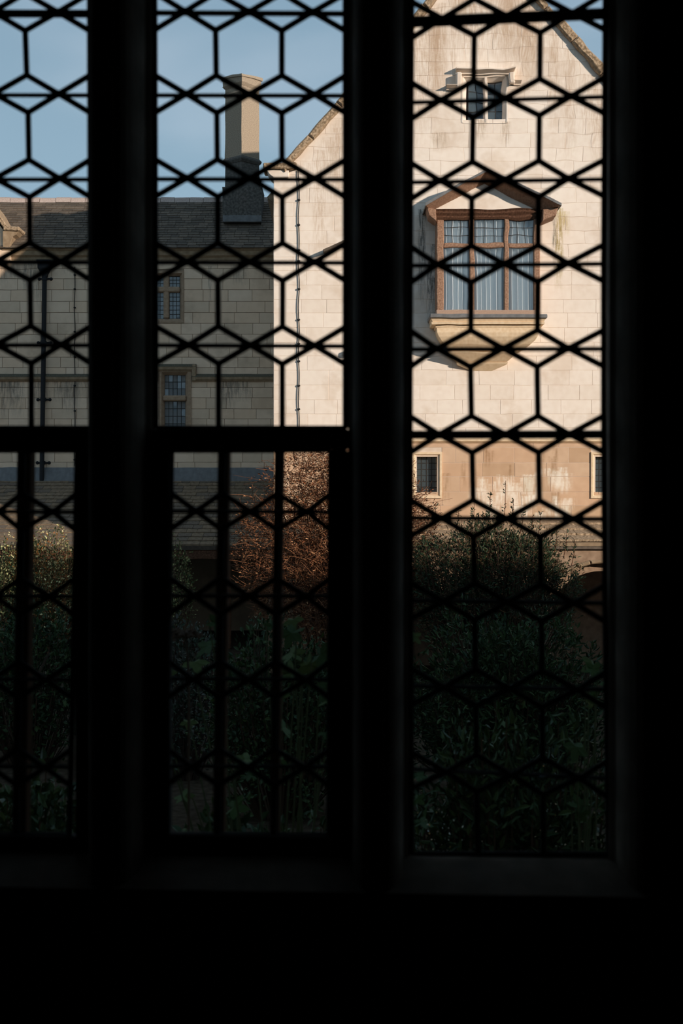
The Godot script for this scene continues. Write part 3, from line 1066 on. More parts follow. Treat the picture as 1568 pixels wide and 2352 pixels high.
func oriel_window(o: Node) -> void:
	var d := GD - 0.55
	var w := sub("oriel_window", o)
	var st := B()
	for a in [[1002, 1019], [1077, 1089], [1157, 1168], [1225, 1240]]:
		st = B()
		box(st, Vector3(X(a[0], d), Y(714, d), -d - 0.10), Vector3(X(a[1], d), Y(501, d), -d), 0.018)
		part(st, "post", M.timber, w)
	for a in [[1019, 1077], [1089, 1157], [1168, 1225]]:
		st = B()
		box(st, Vector3(X(a[0], d), Y(569, d), -d - 0.09), Vector3(X(a[1], d), Y(558, d), -d - 0.01), 0.015)
		part(st, "transom", M.timber, w)
	st = B()
	mould(st, [[-d - 0.12, Y(504, d)], [-d + 0.0, Y(504, d)], [-d + 0.03, Y(499, d)], [-d + 0.03, Y(496, d)], [-d + 0.015, Y(495, d)], [-d + 0.05, Y(490, d)], [-d + 0.05, Y(487, d)], [-d + 0.04, Y(486, d)], [-d + 0.07, Y(482, d)], [-d - 0.12, Y(482, d)]], X(996, d), X(1246, d))
	part(st, "head_beam", M.beam, w)
	st = B()
	box(st, Vector3(X(1000, d), Y(724, d), -d - 0.12), Vector3(X(1240, d), Y(712, d), -d + 0.02), 0.02)
	part(st, "sill_beam", M.rough_sill, w)
	# cheeks back to the wall
	st = B()
	for a in [[1003, 1010], [1232, 1239]]:
		box(st, Vector3(X(a[0], d), Y(722, d), -GD), Vector3(X(a[1], d), Y(484, d), -d - 0.10))
	part(st, "cheek", M.timber, w)
	st = B()
	box(st, Vector3(X(1004, d), Y(724, d), -GD - 0.45), Vector3(X(1238, d), Y(720, d), -d - 0.1))
	box(st, Vector3(X(1004, d), Y(490, d), -GD - 0.45), Vector3(X(1238, d), Y(486, d), -d - 0.1))
	part(st, "lining", M.plaster, w)
	# glass: leaded quarries above, plain sheets below
	for a in [[1019, 1077], [1089, 1157], [1168, 1225]]:
		var q := rect(a[0], 504, a[1], 558, d)
		st = B()
		for i in 4:
			var x := q.position.x + q.size.x * i / 3.0
			box(st, Vector3(x - 0.006, q.position.y, -d - 0.056), Vector3(x + 0.006, q.end.y, -d - 0.046))
		for j in 4:
			var y := q.position.y + q.size.y * j / 3.0
			box(st, Vector3(q.position.x, y - 0.006, -d - 0.055), Vector3(q.end.x, y + 0.006, -d - 0.047))
		part(st, "leading", M.iron, w)
		for i in 3:
			for j in 3:
				st = B()
				var p := q.position + q.size * Vector2(i, j) / 3.0
				box(st, Vector3(p.x, p.y, -d - 0.053), Vector3(p.x + q.size.x / 3.0, p.y + q.size.y / 3.0, -d - 0.049))
				part(st, "pane", M.pane, w)
		st = B()
		box(st, Vector3(X(a[0], d), Y(712, d), -d - 0.053), Vector3(X(a[1], d), Y(569, d), -d - 0.049))
		part(st, "pane", M.pane, w)
	# pediment and its boarded eaves
	st = B()
	prism(st, PackedVector2Array([Vector2(X(994, d), Y(483, d)), Vector2(X(1228, d), Y(483, d)), Vector2(X(1111, d), Y(416, d))]), -GD, -d + 0.0)
	part(st, "pediment", M.gable[0], w)
	for s in [-1.0, 1.0]:
		var ex := X(974, d) if s < 0 else X(1283, d)
		var bx := X(992, d) if s < 0 else X(1232, d)
		var px := X(1113, d)
		st = B()
		prism(st, PackedVector2Array([Vector2(ex, Y(475, d)), Vector2(px, Y(397, d)), Vector2(px, Y(403, d)), Vector2(ex, Y(481, d))]), -GD, -d + 0.36)
		part(st, "eaves_roof", M.leadwork, w)
		st = B()
		hexa(st, [Vector3(bx, Y(485, d), -d - 0.1), Vector3(px, Y(419, d), -d - 0.1), Vector3(px, Y(419, d), -d + 0.01), Vector3(bx, Y(485, d), -d + 0.01),
			Vector3(ex, Y(477, d), -d - 0.1), Vector3(px, Y(400, d), -d - 0.1), Vector3(px, Y(402, d), -d + 0.34), Vector3(ex - s * 0.01, Y(480, d), -d + 0.34)])
		part(st, "eaves_soffit", M.timber, w)
		st = B()
		var b0 := X(1000, d) if s < 0 else X(1242, d)
		prism(st, PackedVector2Array([Vector2(b0, Y(486, d)), Vector2(ex - s * 0.04, Y(480, d)), Vector2(ex - s * 0.08, Y(500, d)), Vector2(b0, Y(512, d))]), -d - 0.3, -d + 0.2, Transform3D(), 0.01)
		part(st, "eaves_bracket", M.timber, w)
	# lead apron, mouldings and the stone corbel in two stages
	st = B()
	box(st, Vector3(X(986, d), Y(733, d), -GD), Vector3(X(1254, d), Y(724, d), -d + 0.17), 0.012)
	part(st, "lead_apron", M.leadwork, w)
	st = B()
	loft(st, [[Y(733, d), X(989, d), X(1251, d), -d + 0.13], [Y(741, d), X(993, d), X(1247, d), -d + 0.09], [Y(741.2, d), X(990, d), X(1249, d), -d + 0.12], [Y(746, d), X(991, d), X(1248, d), -d + 0.11], [Y(746.2, d), X(1000, d), X(1240, d), -d + 0.05], [Y(752, d), X(1000, d), X(1240, d), -d + 0.04]], -GD)
	part(st, "cornice", M.corbel, w)
	st = B()
	loft(st, [[Y(752, d), X(1003, d), X(1238, d), -d + 0.03], [Y(764, d), X(1004, d), X(1237, d), -d + 0.03], [Y(773, d), X(1008, d), X(1234, d), -d + 0.01], [Y(781, d), X(1014, d), X(1229, d), -d - 0.03], [Y(789, d), X(1023, d), X(1220, d), -d - 0.08], [Y(797, d), X(1033, d), X(1209, d), -d - 0.16], [Y(804, d), X(1043, d), X(1197, d), -d - 0.27]], -GD)
	part(st, "corbel", M.corbel, w)
	st = B()
	loft(st, [[Y(804, d), X(1028, d), X(1192, d), -d - 0.22], [Y(807, d), X(1030, d), X(1190, d), -d - 0.23], [Y(818, d), X(1043, d), X(1180, d), -d - 0.34], [Y(827, d), X(1055, d), X(1168, d), -d - 0.42], [Y(827.2, d), X(1052, d), X(1172, d), -d - 0.40], [Y(831, d), X(1054, d), X(1170, d), -d - 0.42], [Y(846, d), X(1090, d), X(1135, d), -GD]], -GD - 0.1)
	part(st, "corbel_foot", M.corbel, w)


# ------------------------------------------------------------------ the shaded range behind
func square_shaft(st: SurfaceTool, c: Vector2, y0: float, y1: float, h0: float, h1: float, turn: float) -> void:
	var v := []
	for e in [[y0, h0], [y1, h1]]:
		for k in 4:
			var a := turn + PI / 4.0 + k * PI / 2.0
			v.append(Vector3(c.x + cos(a) * e[1] * sqrt(2.0), e[0], c.y + sin(a) * e[1] * sqrt(2.0)))
	hexa(st, v)


func shaded_range() -> void:
	var d := LD
	var o := thing("courtyard_range", "shaded grey stone range with slate roof and tall chimney", "building", Vector3(X(300, d), GROUND, -d))
	var x0 := -12.5; var x1 := X(628, GD) - 0.06
	var ye := Y(598, d)
	var up := rect(338, 622, 422, 742, d)
	var dn := rect(366, 850, 437, 1000, d)
	var outline := PackedVector2Array([Vector2(x0, GROUND), Vector2(x1, GROUND), Vector2(x1, ye), Vector2(x0, ye)])
	var st := B()
	walled(st, outline, [up.grow(-0.06), dn.grow(-0.06)], -d - 0.45, -d - 0.012)
	part(st, "range_wall", M.range_joint, o)
	ashlar(o, outline, Y(1085, d), ye, x0, x1, d, 0.272, 0.58, [up, dn], M.range, 103, 250, 0.005)
	# cornice
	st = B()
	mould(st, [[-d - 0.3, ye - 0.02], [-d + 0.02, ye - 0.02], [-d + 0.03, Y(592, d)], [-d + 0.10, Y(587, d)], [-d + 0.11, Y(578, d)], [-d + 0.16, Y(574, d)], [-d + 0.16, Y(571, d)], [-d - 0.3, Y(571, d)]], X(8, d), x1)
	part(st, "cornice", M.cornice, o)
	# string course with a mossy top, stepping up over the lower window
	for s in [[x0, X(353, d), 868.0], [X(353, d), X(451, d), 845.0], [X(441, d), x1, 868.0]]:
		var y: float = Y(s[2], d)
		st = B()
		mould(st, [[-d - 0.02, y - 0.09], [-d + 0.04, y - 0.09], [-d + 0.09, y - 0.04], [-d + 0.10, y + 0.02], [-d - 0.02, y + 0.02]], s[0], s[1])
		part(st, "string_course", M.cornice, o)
		st = B()
		mould(st, [[-d - 0.02, y + 0.02], [-d + 0.105, y + 0.02], [-d + 0.085, y + 0.06], [-d - 0.02, y + 0.11]], s[0], s[1])
		part(st, "mossy_weathering", M.moss, o)
	for a in [[353, 363], [441, 451]]:
		st = B()
		box(st, Vector3(X(a[0], d), Y(876, d), -d - 0.02), Vector3(X(a[1], d), Y(838, d), -d + 0.10), 0.02)
		part(st, "hood_drop", M.cornice, o)
	# windows
	var w := sub("upper_window", o)
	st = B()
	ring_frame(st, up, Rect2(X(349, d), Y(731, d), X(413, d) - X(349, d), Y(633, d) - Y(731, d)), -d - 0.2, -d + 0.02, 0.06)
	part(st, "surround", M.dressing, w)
	st = B()
	box(st, Vector3(X(375, d), Y(731, d), -d - 0.18), Vector3(X(388, d), Y(633, d), -d - 0.01), 0.03)
	part(st, "mullion", M.dressing, w)
	st = B()
	box(st, Vector3(X(349, d), Y(671, d), -d - 0.18), Vector3(X(413, d), Y(658, d), -d + 0.0), 0.03)
	part(st, "transom", M.dressing, w)
	for q in [rect(350, 634, 375, 658, d), rect(388, 634, 412, 658, d)]: lights_in(w, q, d, 3, 3, M.backing_sheet)
	for q in [rect(350, 671, 375, 731, d), rect(388, 671, 412, 731, d)]: lights_in(w, q, d, 3, 6, M.backing_sheet)
	w = sub("lower_window", o)
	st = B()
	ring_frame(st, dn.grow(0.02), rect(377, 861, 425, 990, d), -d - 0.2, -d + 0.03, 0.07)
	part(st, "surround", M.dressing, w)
	st = B()
	box(st, Vector3(X(374, d), Y(921, d), -d - 0.18), Vector3(X(428, d), Y(908, d), -d + 0.02), 0.03)
	part(st, "transom", M.dressing, w)
	lights_in(w, rect(377, 861, 425, 908, d), d, 5, 3, M.backing_sheet)
	lights_in(w, rect(377, 921, 425, 990, d), d, 5, 4, M.backing_sheet)
	# roof of small slates
	var zr := -d - 2.15
	var yr := Y(459, 38.15); var yb := Y(572, d)
	var ze := -d + 0.2
	st = B()
	hexa(st, [Vector3(x0, yb - 0.14, ze - 0.1), Vector3(x1, yb - 0.14, ze - 0.1), Vector3(x1, yr - 0.14, zr), Vector3(x0, yr - 0.14, zr),
		Vector3(x0, yb - 0.03, ze - 0.1), Vector3(x1, yb - 0.03, ze - 0.1), Vector3(x1, yr - 0.03, zr), Vector3(x0, yr - 0.03, zr)])
	hexa(st, [Vector3(x0, yb, zr * 2 - ze), Vector3(x1, yb, zr * 2 - ze), Vector3(x1, yr - 0.14, zr), Vector3(x0, yr - 0.14, zr),
		Vector3(x0, yb + 0.1, zr * 2 - ze), Vector3(x1, yb + 0.1, zr * 2 - ze), Vector3(x1, yr - 0.03, zr), Vector3(x0, yr - 0.03, zr)])
	part(st, "roof_deck", M.slate[2], o)
	slates(o, Vector3(x0, yb, ze), Vector3(x1, yr, zr), 20, 0.26, 0.018, M.slate, 290, 104)
	# ridge tiles
	var x := x0
	while x < x1:
		var l := rng.randf_range(0.36, 0.46)
		st = B()
		var dy := rng.randf_range(-0.012, 0.012)
		mould(st, [[zr + 0.16, yr - 0.10 + dy], [zr + 0.09, yr + 0.02 + dy], [zr, yr + 0.06 + dy], [zr - 0.09, yr + 0.02 + dy], [zr - 0.16, yr - 0.10 + dy]], x, x + l - 0.012)
		part(st, "ridge_tile", M.ridge, o)
		x += l
	# chimney: a square base, then a shaft set cornerwise
	var cz := -37.3
	var k := 37.3
	var cc := Vector2(X(556, k), cz)
	w = sub("chimney", o)
	st = B()
	var bd := 36.85
	loft(st, [[Y(400, bd), X(520, bd), X(594, bd), -36.95], [Y(428, bd), X(517, bd), X(596, bd), -36.9], [Y(429, bd), X(510, bd), X(602, bd), -36.85], [Y(436, bd), X(511, bd), X(601, bd), -36.85], [Y(500, bd), X(511, bd), X(600, bd), -36.85]], -37.9)
	part(st, "chimney_base", M.dark_stone, w)
	st = B()
	box(st, Vector3(X(511, 36.7), Y(509, 36.7), -37.2), Vector3(X(600, 36.7), Y(494, 36.7), -36.72), 0.01)
	part(st, "flashing", M.leadwork, w)
	var turn := deg_to_rad(43)
	st = B()
	square_shaft(st, cc, Y(440, k), Y(376, k), 0.315, 0.315, turn)
	part(st, "lower_shaft", M.dark_stone, w)
	st = B()
	square_shaft(st, cc, Y(379, k), Y(374, k), 0.33, 0.36, turn)
	square_shaft(st, cc, Y(374, k), Y(371, k), 0.36, 0.36, turn)
	square_shaft(st, cc, Y(371, k), Y(366, k), 0.36, 0.32, turn)
	part(st, "shaft_moulding", M.dark_stone, w)
	st = B()
	square_shaft(st, cc, Y(370, k), Y(205, k), 0.318, 0.312, turn)
	part(st, "shaft", M.chimney, w)
	st = B()
	square_shaft(st, cc, Y(226, k), Y(221, k), 0.32, 0.35, turn)
	square_shaft(st, cc, Y(221, k), Y(217, k), 0.35, 0.32, turn)
	part(st, "neck_moulding", M.chimney, w)
	st = B()
	square_shaft(st, cc, Y(207, k), Y(201, k), 0.32, 0.37, turn)
	square_shaft(st, cc, Y(201, k), Y(187, k), 0.355, 0.36, turn)
	square_shaft(st, cc, Y(187, k), Y(181, k), 0.39, 0.385, turn)
	part(st, "chimney_cap", M.chimney, w)
	# the foot of a gabled dormer at the edge of the picture
	w = sub("gabled_dormer", o)
	var gd := d - 0.12
	st = B()
	prism(st, PackedVector2Array([Vector2(X(-260, gd), Y(598, gd)), Vector2(X(24, gd), Y(598, gd)), Vector2(X(24, gd), Y(552, gd)), Vector2(X(12, gd), Y(535, gd)), Vector2(X(-120, gd), Y(352, gd)), Vector2(X(-260, gd), Y(535, gd))]), -d - 1.4, -gd)
	part(st, "dormer_wall", M.range[0], w)
	st = B()
	prism(st, PackedVector2Array([Vector2(X(16, gd), Y(533, gd)), Vector2(X(22, gd), Y(524, gd)), Vector2(X(-115, gd), Y(338, gd)), Vector2(X(-122, gd), Y(350, gd))]), -d - 1.2, -gd + 0.12, Transform3D(), 0.02)
	part(st, "coping_stone", M.lichen, w)
	st = B()
	prism(st, PackedVector2Array([Vector2(X(-260, gd), Y(533, gd)), Vector2(X(-266, gd), Y(524, gd)), Vector2(X(-126, gd), Y(338, gd)), Vector2(X(-119, gd), Y(350, gd))]), -d - 1.2, -gd + 0.12, Transform3D(), 0.02)
	part(st, "coping_stone", M.lichen, w)
	st = B()
	box(st, Vector3(X(10, gd), Y(532, gd), -d - 0.6), Vector3(X(47, gd), Y(522, gd), -gd + 0.14), 0.025)
	part(st, "kneeler_slab", M.lichen, w)
	st = B()
	prism(st, PackedVector2Array([Vector2(X(8, gd), Y(532, gd)), Vector2(X(44, gd), Y(532, gd)), Vector2(X(38, gd), Y(540, gd)), Vector2(X(30, gd), Y(545, gd)), Vector2(X(27, gd), Y(556, gd)), Vector2(X(24, gd), Y(570, gd)), Vector2(X(8, gd), Y(570, gd))]), -d - 0.6, -gd + 0.08, Transform3D(), 0.01)
	part(st, "kneeler", M.cornice, w)


# slates between the eaves edge (lo, at the front) and the ridge (hi); the first `most` in view are parts, the others one mesh
func slates(o: Node, lo: Vector3, hi: Vector3, rows: int, wide: float, thick: float, mats: Array, most: int, seed_: int) -> void:
	var r := RandomNumberGenerator.new()
	r.seed = seed_
	var up := Vector3(0, hi.y - lo.y, hi.z - lo.z)
	var nrm := Vector3(0, -up.z, up.y).normalized()
	var rests := []
	for m in mats: rests.append(B())
	var made := 0
	for j in rows:
		var x := lo.x - r.randf() * wide
		while x < hi.x:
			var w := wide * r.randf_range(0.7, 1.35)
			var a := maxf(x + 0.004, lo.x); var b := minf(x + w - 0.004, hi.x)
			x += w
			if b - a < 0.03: continue
			var s0 := up * (float(j) / rows) + up.normalized() * r.randf_range(-0.012, 0.006)
			var s1 := up * (float(j + 1) / rows) + up.normalized() * 0.03
			var t0 := thick + r.randf_range(-0.004, 0.007)
			var e := Vector3(0, lo.y, lo.z)
			var v := []
			for q in [[0.0, 0.0], [1.0, 0.0], [1.0, 1.0], [0.0, 1.0]]:
				v.append(e + Vector3(a if q[0] == 0.0 else b, 0, 0) + (s0 if q[1] == 0.0 else s1) - nrm * 0.01)
			for q in [[0.0, 0.0], [1.0, 0.0], [1.0, 1.0], [0.0, 1.0]]:
				v.append(e + Vector3(a if q[0] == 0.0 else b, 0, 0) + (s0 + nrm * t0 if q[1] == 0.0 else s1 + nrm * 0.002))
			var p: Vector3 = v[4]
			var mi := r.randi() % mats.size()
			if made < most and in_view(CX - p.x / p.z * F, CY + p.y / p.z * F):
				var st := B()
				hexa(st, v)
				part(st, "slate", mats[mi], o)
				made += 1
			else:
				hexa(rests[mi], v)
	for k in mats.size():
		part(rests[k], "slates", mats[k], o, "", "stuff")


func lean_to() -> void:
	var o := thing("slated_lean_to", "low lean-to with stone slate roof along the shaded range", "building", Vector3(X(300, 34), GROUND, -34.5))
	var x0 := -12.5; var x1 := X(628, GD) - 0.05
	var top := Vector3(x1, Y(1102, 36), -LD + 0.01)
	var eave := Vector3(x0, Y(1253, 31.0), -31.0)
	var st := B()
	var n := Vector3(0, -(top.z - eave.z), top.y - eave.y).normalized()
	var tk := n * 0.1
	hexa(st, [eave - tk, Vector3(x1, eave.y, eave.z) - tk, top - tk, Vector3(x0, top.y, top.z) - tk, eave - n * 0.012, Vector3(x1, eave.y, eave.z) - n * 0.012, top - n * 0.012, Vector3(x0, top.y, top.z) - n * 0.012])
	part(st, "roof_deck", M.slate[2], o)
	slates(o, eave, top, 18, 0.27, 0.024, [M.stone_slate, M.slate[1], M.stone_slate], 290, 105)
	st = B()   # dressed lead against the wall
	hexa(st, [Vector3(x0, Y(1104, 36), -LD + 0.005), Vector3(x1, Y(1104, 36), -LD + 0.005), Vector3(x1, Y(1112, 36) , -LD + 0.2), Vector3(x0, Y(1112, 36), -LD + 0.2),
		Vector3(x0, Y(1073, 36), -LD + 0.005), Vector3(x1, Y(1074, 36), -LD + 0.005), Vector3(x1, Y(1076, 36), -LD + 0.03), Vector3(x0, Y(1075, 36), -LD + 0.03)])
	part(st, "lead_flashing", M.leadwork, o)
	st = B()
	box(st, Vector3(x0, eave.y - 0.30, -31.15), Vector3(x1, eave.y - 0.09, -31.06), 0.01)
	part(st, "fascia", M.beam, o)
	for px in [-60, 250, 520]:
		st = B()
		box(st, Vector3(X(px, 31.1) - 0.09, GROUND, -31.25), Vector3(X(px, 31.1) + 0.09, eave.y - 0.28, -31.08), 0.02)
		part(st, "post", M.beam, o)


# ------------------------------------------------------------------ arcade along the foot of the gabled wing
func arch_points(c: float, half: float, spring: float, crown: float, n: int) -> Array:   # from the right springing over the crown to the left
	var out := []
	for k in range(0, n + 1):
		var a := PI * k / n
		out.append(Vector2(c + cos(a) * half, spring + pow(sin(a), 0.85) * (crown - spring)))
	return out


func arcade() -> void:
	var d := 26.0
	var o := thing("cloister_arcade", "round arched stone arcade behind the bushes under the gabled wing", "arcade", Vector3(X(1115, d), GROUND, -d))
	var x0 := X(628, GD); var x1 := X(1602, GD)
	var top := Y(1250, d)
	var c1 := X(890, d); var c2 := X(1386, d)
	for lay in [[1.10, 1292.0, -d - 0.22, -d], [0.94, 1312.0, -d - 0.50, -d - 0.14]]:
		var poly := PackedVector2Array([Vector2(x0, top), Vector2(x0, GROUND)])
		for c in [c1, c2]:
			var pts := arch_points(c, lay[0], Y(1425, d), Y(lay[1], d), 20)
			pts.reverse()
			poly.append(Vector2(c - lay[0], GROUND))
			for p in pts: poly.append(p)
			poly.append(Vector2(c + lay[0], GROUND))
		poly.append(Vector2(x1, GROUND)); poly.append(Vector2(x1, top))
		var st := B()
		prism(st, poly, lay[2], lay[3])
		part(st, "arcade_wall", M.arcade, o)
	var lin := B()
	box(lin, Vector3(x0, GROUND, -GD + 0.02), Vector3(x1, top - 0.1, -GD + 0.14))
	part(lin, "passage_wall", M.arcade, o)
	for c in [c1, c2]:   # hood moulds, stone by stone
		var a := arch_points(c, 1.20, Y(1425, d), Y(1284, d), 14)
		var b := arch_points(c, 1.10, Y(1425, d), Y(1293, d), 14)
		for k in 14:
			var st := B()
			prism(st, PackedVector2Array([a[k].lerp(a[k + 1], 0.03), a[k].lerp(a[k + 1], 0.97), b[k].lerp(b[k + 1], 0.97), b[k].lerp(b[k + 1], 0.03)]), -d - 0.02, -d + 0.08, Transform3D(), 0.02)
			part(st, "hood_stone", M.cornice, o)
	var st := B()
	mould(st, [[-d - 0.02, top - 0.07], [-d + 0.03, top - 0.07], [-d + 0.09, top - 0.03], [-d + 0.10, top + 0.03], [-d - 0.02, top + 0.05]], x0, x1)
	part(st, "cornice", M.cornice, o)
	# stone flags roofing it, in three rows
	var hi := Vector3(x1, Y(1196, 28), -GD + 0.01)
	var lo := Vector3(x0, top + 0.05, -d + 0.08)
	st = B()
	hexa(st, [lo - Vector3(0, 0.14, 0), Vector3(x1, lo.y - 0.14, lo.z), hi - Vector3(0, 0.14, 0), Vector3(x0, hi.y - 0.14, hi.z), lo - Vector3(0, 0.02, 0), Vector3(x1, lo.y - 0.02, lo.z), hi - Vector3(0, 0.02, 0), Vector3(x0, hi.y - 0.02, hi.z)])
	part(st, "roof_deck", M.slate[0], o)
	var e0 := Vector3(0, lo.y, lo.z)
	var up := Vector3(0, hi.y - lo.y, hi.z - lo.z)
	for j in 4:
		var x := x0
		while x < x1:
			var w := rng.randf_range(0.5, 0.9)
			var b := minf(x + w - 0.015, x1)
			st = B()
			var lift := Vector3(0, 0.05 + rng.randf_range(-0.012, 0.012), 0)
			var s0 := up * (j / 4.0); var s1 := up * ((j + 1) / 4.0 + 0.02)
			hexa(st, [e0 + Vector3(x, 0, 0) + s0, e0 + Vector3(b, 0, 0) + s0, e0 + Vector3(b, 0, 0) + s1, e0 + Vector3(x, 0, 0) + s1,
				e0 + Vector3(x, 0, 0) + s0 + lift, e0 + Vector3(b, 0, 0) + s0 + lift, e0 + Vector3(b, 0, 0) + s1 + lift * 0.3, e0 + Vector3(x, 0, 0) + s1 + lift * 0.3])
			part(st, "roof_flag", M.lichen, o)
			x += w


# ------------------------------------------------------------------ pipes, cables, curtains
func cable(px: float, py0: float, py1: float, d: float, clips: Array, label: String, wave: float) -> void:
	var o := thing("conductor_cable", label, "cable", Vector3(X(px, d), Y(py1, d), -d), "cables clipped to the stone walls")
	var pts := []
	var y := py0
	while y < py1:
		pts.append(Vector3(X(px + sin(y * 0.06) * wave, d), Y(y, d), -d + 0.03))
		y += 9.0
	pts.append(Vector3(X(px, d), Y(py1, d), -d + 0.03))
	var st := B()
	tube(st, pts, 0.011, 0.011, 6)
	part(st, "cable_run", M.black_paint, o)
	for c in clips:
		st = B()
		box(st, Vector3(X(px, d) - 0.028, Y(c, d) - 0.018, -d), Vector3(X(px, d) + 0.028, Y(c, d) + 0.018, -d + 0.05), 0.01)
		part(st, "clip", M.black_paint, o)


func fittings() -> void:
	cable(686, 392, 1000, GD, [412, 460, 517, 575, 600, 664, 735, 790, 830, 886, 940], "black cable clipped up the sunlit wall beside the kneeler", 1.2)
	cable(172, 612, 1070, LD, [632, 664, 707, 762, 820, 886, 944, 1056], "thin dark cable clipped to the shaded wall near the drainpipe", 0.8)
	# rainwater pipe
	var d := LD
	var o := thing("drainpipe", "black iron drainpipe with hopper head on the shaded wall", "pipe", Vector3(X(101, d), Y(1100, d), -d))
	var st := B()
	var top := Y(600, d)
	loft(st, [[top, X(88, d), X(121, d), -d + 0.24], [Y(604, d), X(88, d), X(121, d), -d + 0.24], [Y(605, d), X(91, d), X(118, d), -d + 0.22], [Y(618, d), X(91, d), X(118, d), -d + 0.22], [Y(632, d), X(98, d), X(111, d), -d + 0.16], [Y(638, d), X(99, d), X(110, d), -d + 0.15]], -d + 0.01)
	part(st, "hopper_head", M.black_paint, o)
	st = B()
	tube(st, [Vector3(X(104, d), Y(636, d), -d + 0.09), Vector3(X(102, d), Y(800, d), -d + 0.09), Vector3(X(98.5, d), Y(1104, d), -d + 0.14)], 0.058, 0.058, 10)
	part(st, "pipe", M.black_paint, o)
	for y in [641.0, 788.0, 918.0, 1063.0]:
		var x := X(104 - (y - 636) * 0.011, d)
		st = B()
		tube(st, [Vector3(x, Y(y + 4, d), -d + 0.09), Vector3(x, Y(y - 4, d), -d + 0.09)], 0.072, 0.072, 10)
		part(st, "collar", M.black_paint, o)
		for s in [-1.0, 1.0]:
			st = B()
			box(st, Vector3(x, Y(y, d) - 0.022, -d + 0.0), Vector3(x + s * 0.14, Y(y, d) + 0.022, -d + 0.03), 0.008)
			tube(st, [Vector3(x + s * 0.15, Y(y, d), -d), Vector3(x + s * 0.15, Y(y, d), -d + 0.035)], 0.045, 0.03, 8)
			part(st, "lug", M.black_paint, o)
	# curtains behind the oriel's glass
	var cd := GD - 0.55 + 0.16
	var names := ["blue grey pleated curtain in the oriel light nearest the wall's shadow", "blue grey pleated curtain in the middle light of the oriel", "blue grey pleated curtain in the oriel light farthest from its shadow"]
	var k := 0
	for a in [[1014, 1081], [1084, 1160], [1164, 1228]]:
		var c := thing("curtain", names[k], "curtain", Vector3(X((a[0] + a[1]) / 2.0, cd), Y(716, cd), -cd), "curtains in the oriel window")
		st = B()
		var front := []
		var x := X(a[0], cd)
		var xe := X(a[1], cd)
		while x < xe:   # narrow crests that catch the sun, broad slack folds between
			var w := minf(rng.randf_range(0.06, 0.13), xe - x + 0.001)
			var rise := w * rng.randf_range(0.72, 0.95)
			front.append(Vector2(x, 0.0))
			front.append(Vector2(x + w * 0.45, rise * 0.5 + rng.randf_range(-0.004, 0.004)))
			front.append(Vector2(x + w * 0.80, rise))
			front.append(Vector2(x + w * 0.87, rise * 0.9))
			x += w
		var y0 := Y(719, cd); var y1 := Y(491, cd)
		var steps := 8
		for i in front.size() - 1:
			for j in steps:
				var ya := lerpf(y0, y1, float(j) / steps); var yb := lerpf(y0, y1, float(j + 1) / steps)
				var sa := sin(j * 1.1 + k) * 0.004; var sb := sin((j + 1) * 1.1 + k) * 0.004
				var p: Vector2 = front[i]; var q: Vector2 = front[i + 1]
				for back in [0.0, 0.004]:
					quad(st, Vector3(p.x + sa, ya, -cd + p.y - back), Vector3(q.x + sa, ya, -cd + q.y - back), Vector3(q.x + sb, yb, -cd + q.y - back), Vector3(p.x + sb, yb, -cd + p.y - back))
		part(st, "pleated_cloth", M.curtain, c)
		st = B()
		tube(st, [Vector3(X(a[0], cd), y1 + 0.01, -cd), Vector3(X(a[1], cd), y1 + 0.01, -cd)], 0.012, 0.012, 8)
		part(st, "curtain_rail", M.black_paint, c)
		k += 1


# ------------------------------------------------------------------ plants
func leaf_mesh(long: float, wide: float, fold: float, droop: float) -> ArrayMesh:
	var st := B()
	var p := [Vector3(0, 0, 0), Vector3(-wide * 0.42, long * 0.35, fold), Vector3(-wide * 0.36, long * 0.68, fold - droop * 0.4), Vector3(0, long, -droop), Vector3(wide * 0.36, long * 0.68, fold - droop * 0.4), Vector3(wide * 0.42, long * 0.35, fold), Vector3(0, long * 0.5, -droop * 0.25)]
	for k in 6:
		tri(st, p[6], p[k], p[(k + 1) % 6])
	st.generate_normals()
	return st.commit()


func spray(parent: Node, called: String, mesh: Mesh, m: Material, places: Array, tints: Array) -> void:
	var mm := MultiMesh.new()
	mm.transform_format = MultiMesh.TRANSFORM_3D
	mm.use_colors = true
	mm.mesh = mesh
	mm.instance_count = places.size()
	for i in places.size():
		mm.set_instance_transform(i, places[i])
		mm.set_instance_color(i, tints[i])
	var mi := MultiMeshInstance3D.new()
	mi.multimesh = mm
	mi.material_override = m
	mi.name = called
	parent.add_child(mi, true)
	mi.position = -off.get(parent, Vector3.ZERO)
	tag(mi, "", "", "", "stuff")


func turned(dir: Vector3, size: float) -> Basis:   # a leaf that grows along dir, rolled at random
	var y := dir.normalized()
	var a := y.cross(Vector3(rng.randf_range(-1, 1), rng.randf_range(-1, 1), rng.randf_range(-1, 1))).normalized()
	return Basis(a, y, a.cross(y)).scaled(Vector3.ONE * size)


func tint(list: Array) -> Color:
	var c: Color = list[rng.randi() % list.size()]
	var k := rng.randf_range(0.7, 1.3)
	return Color(c.r * k, c.g * k, c.b * k)


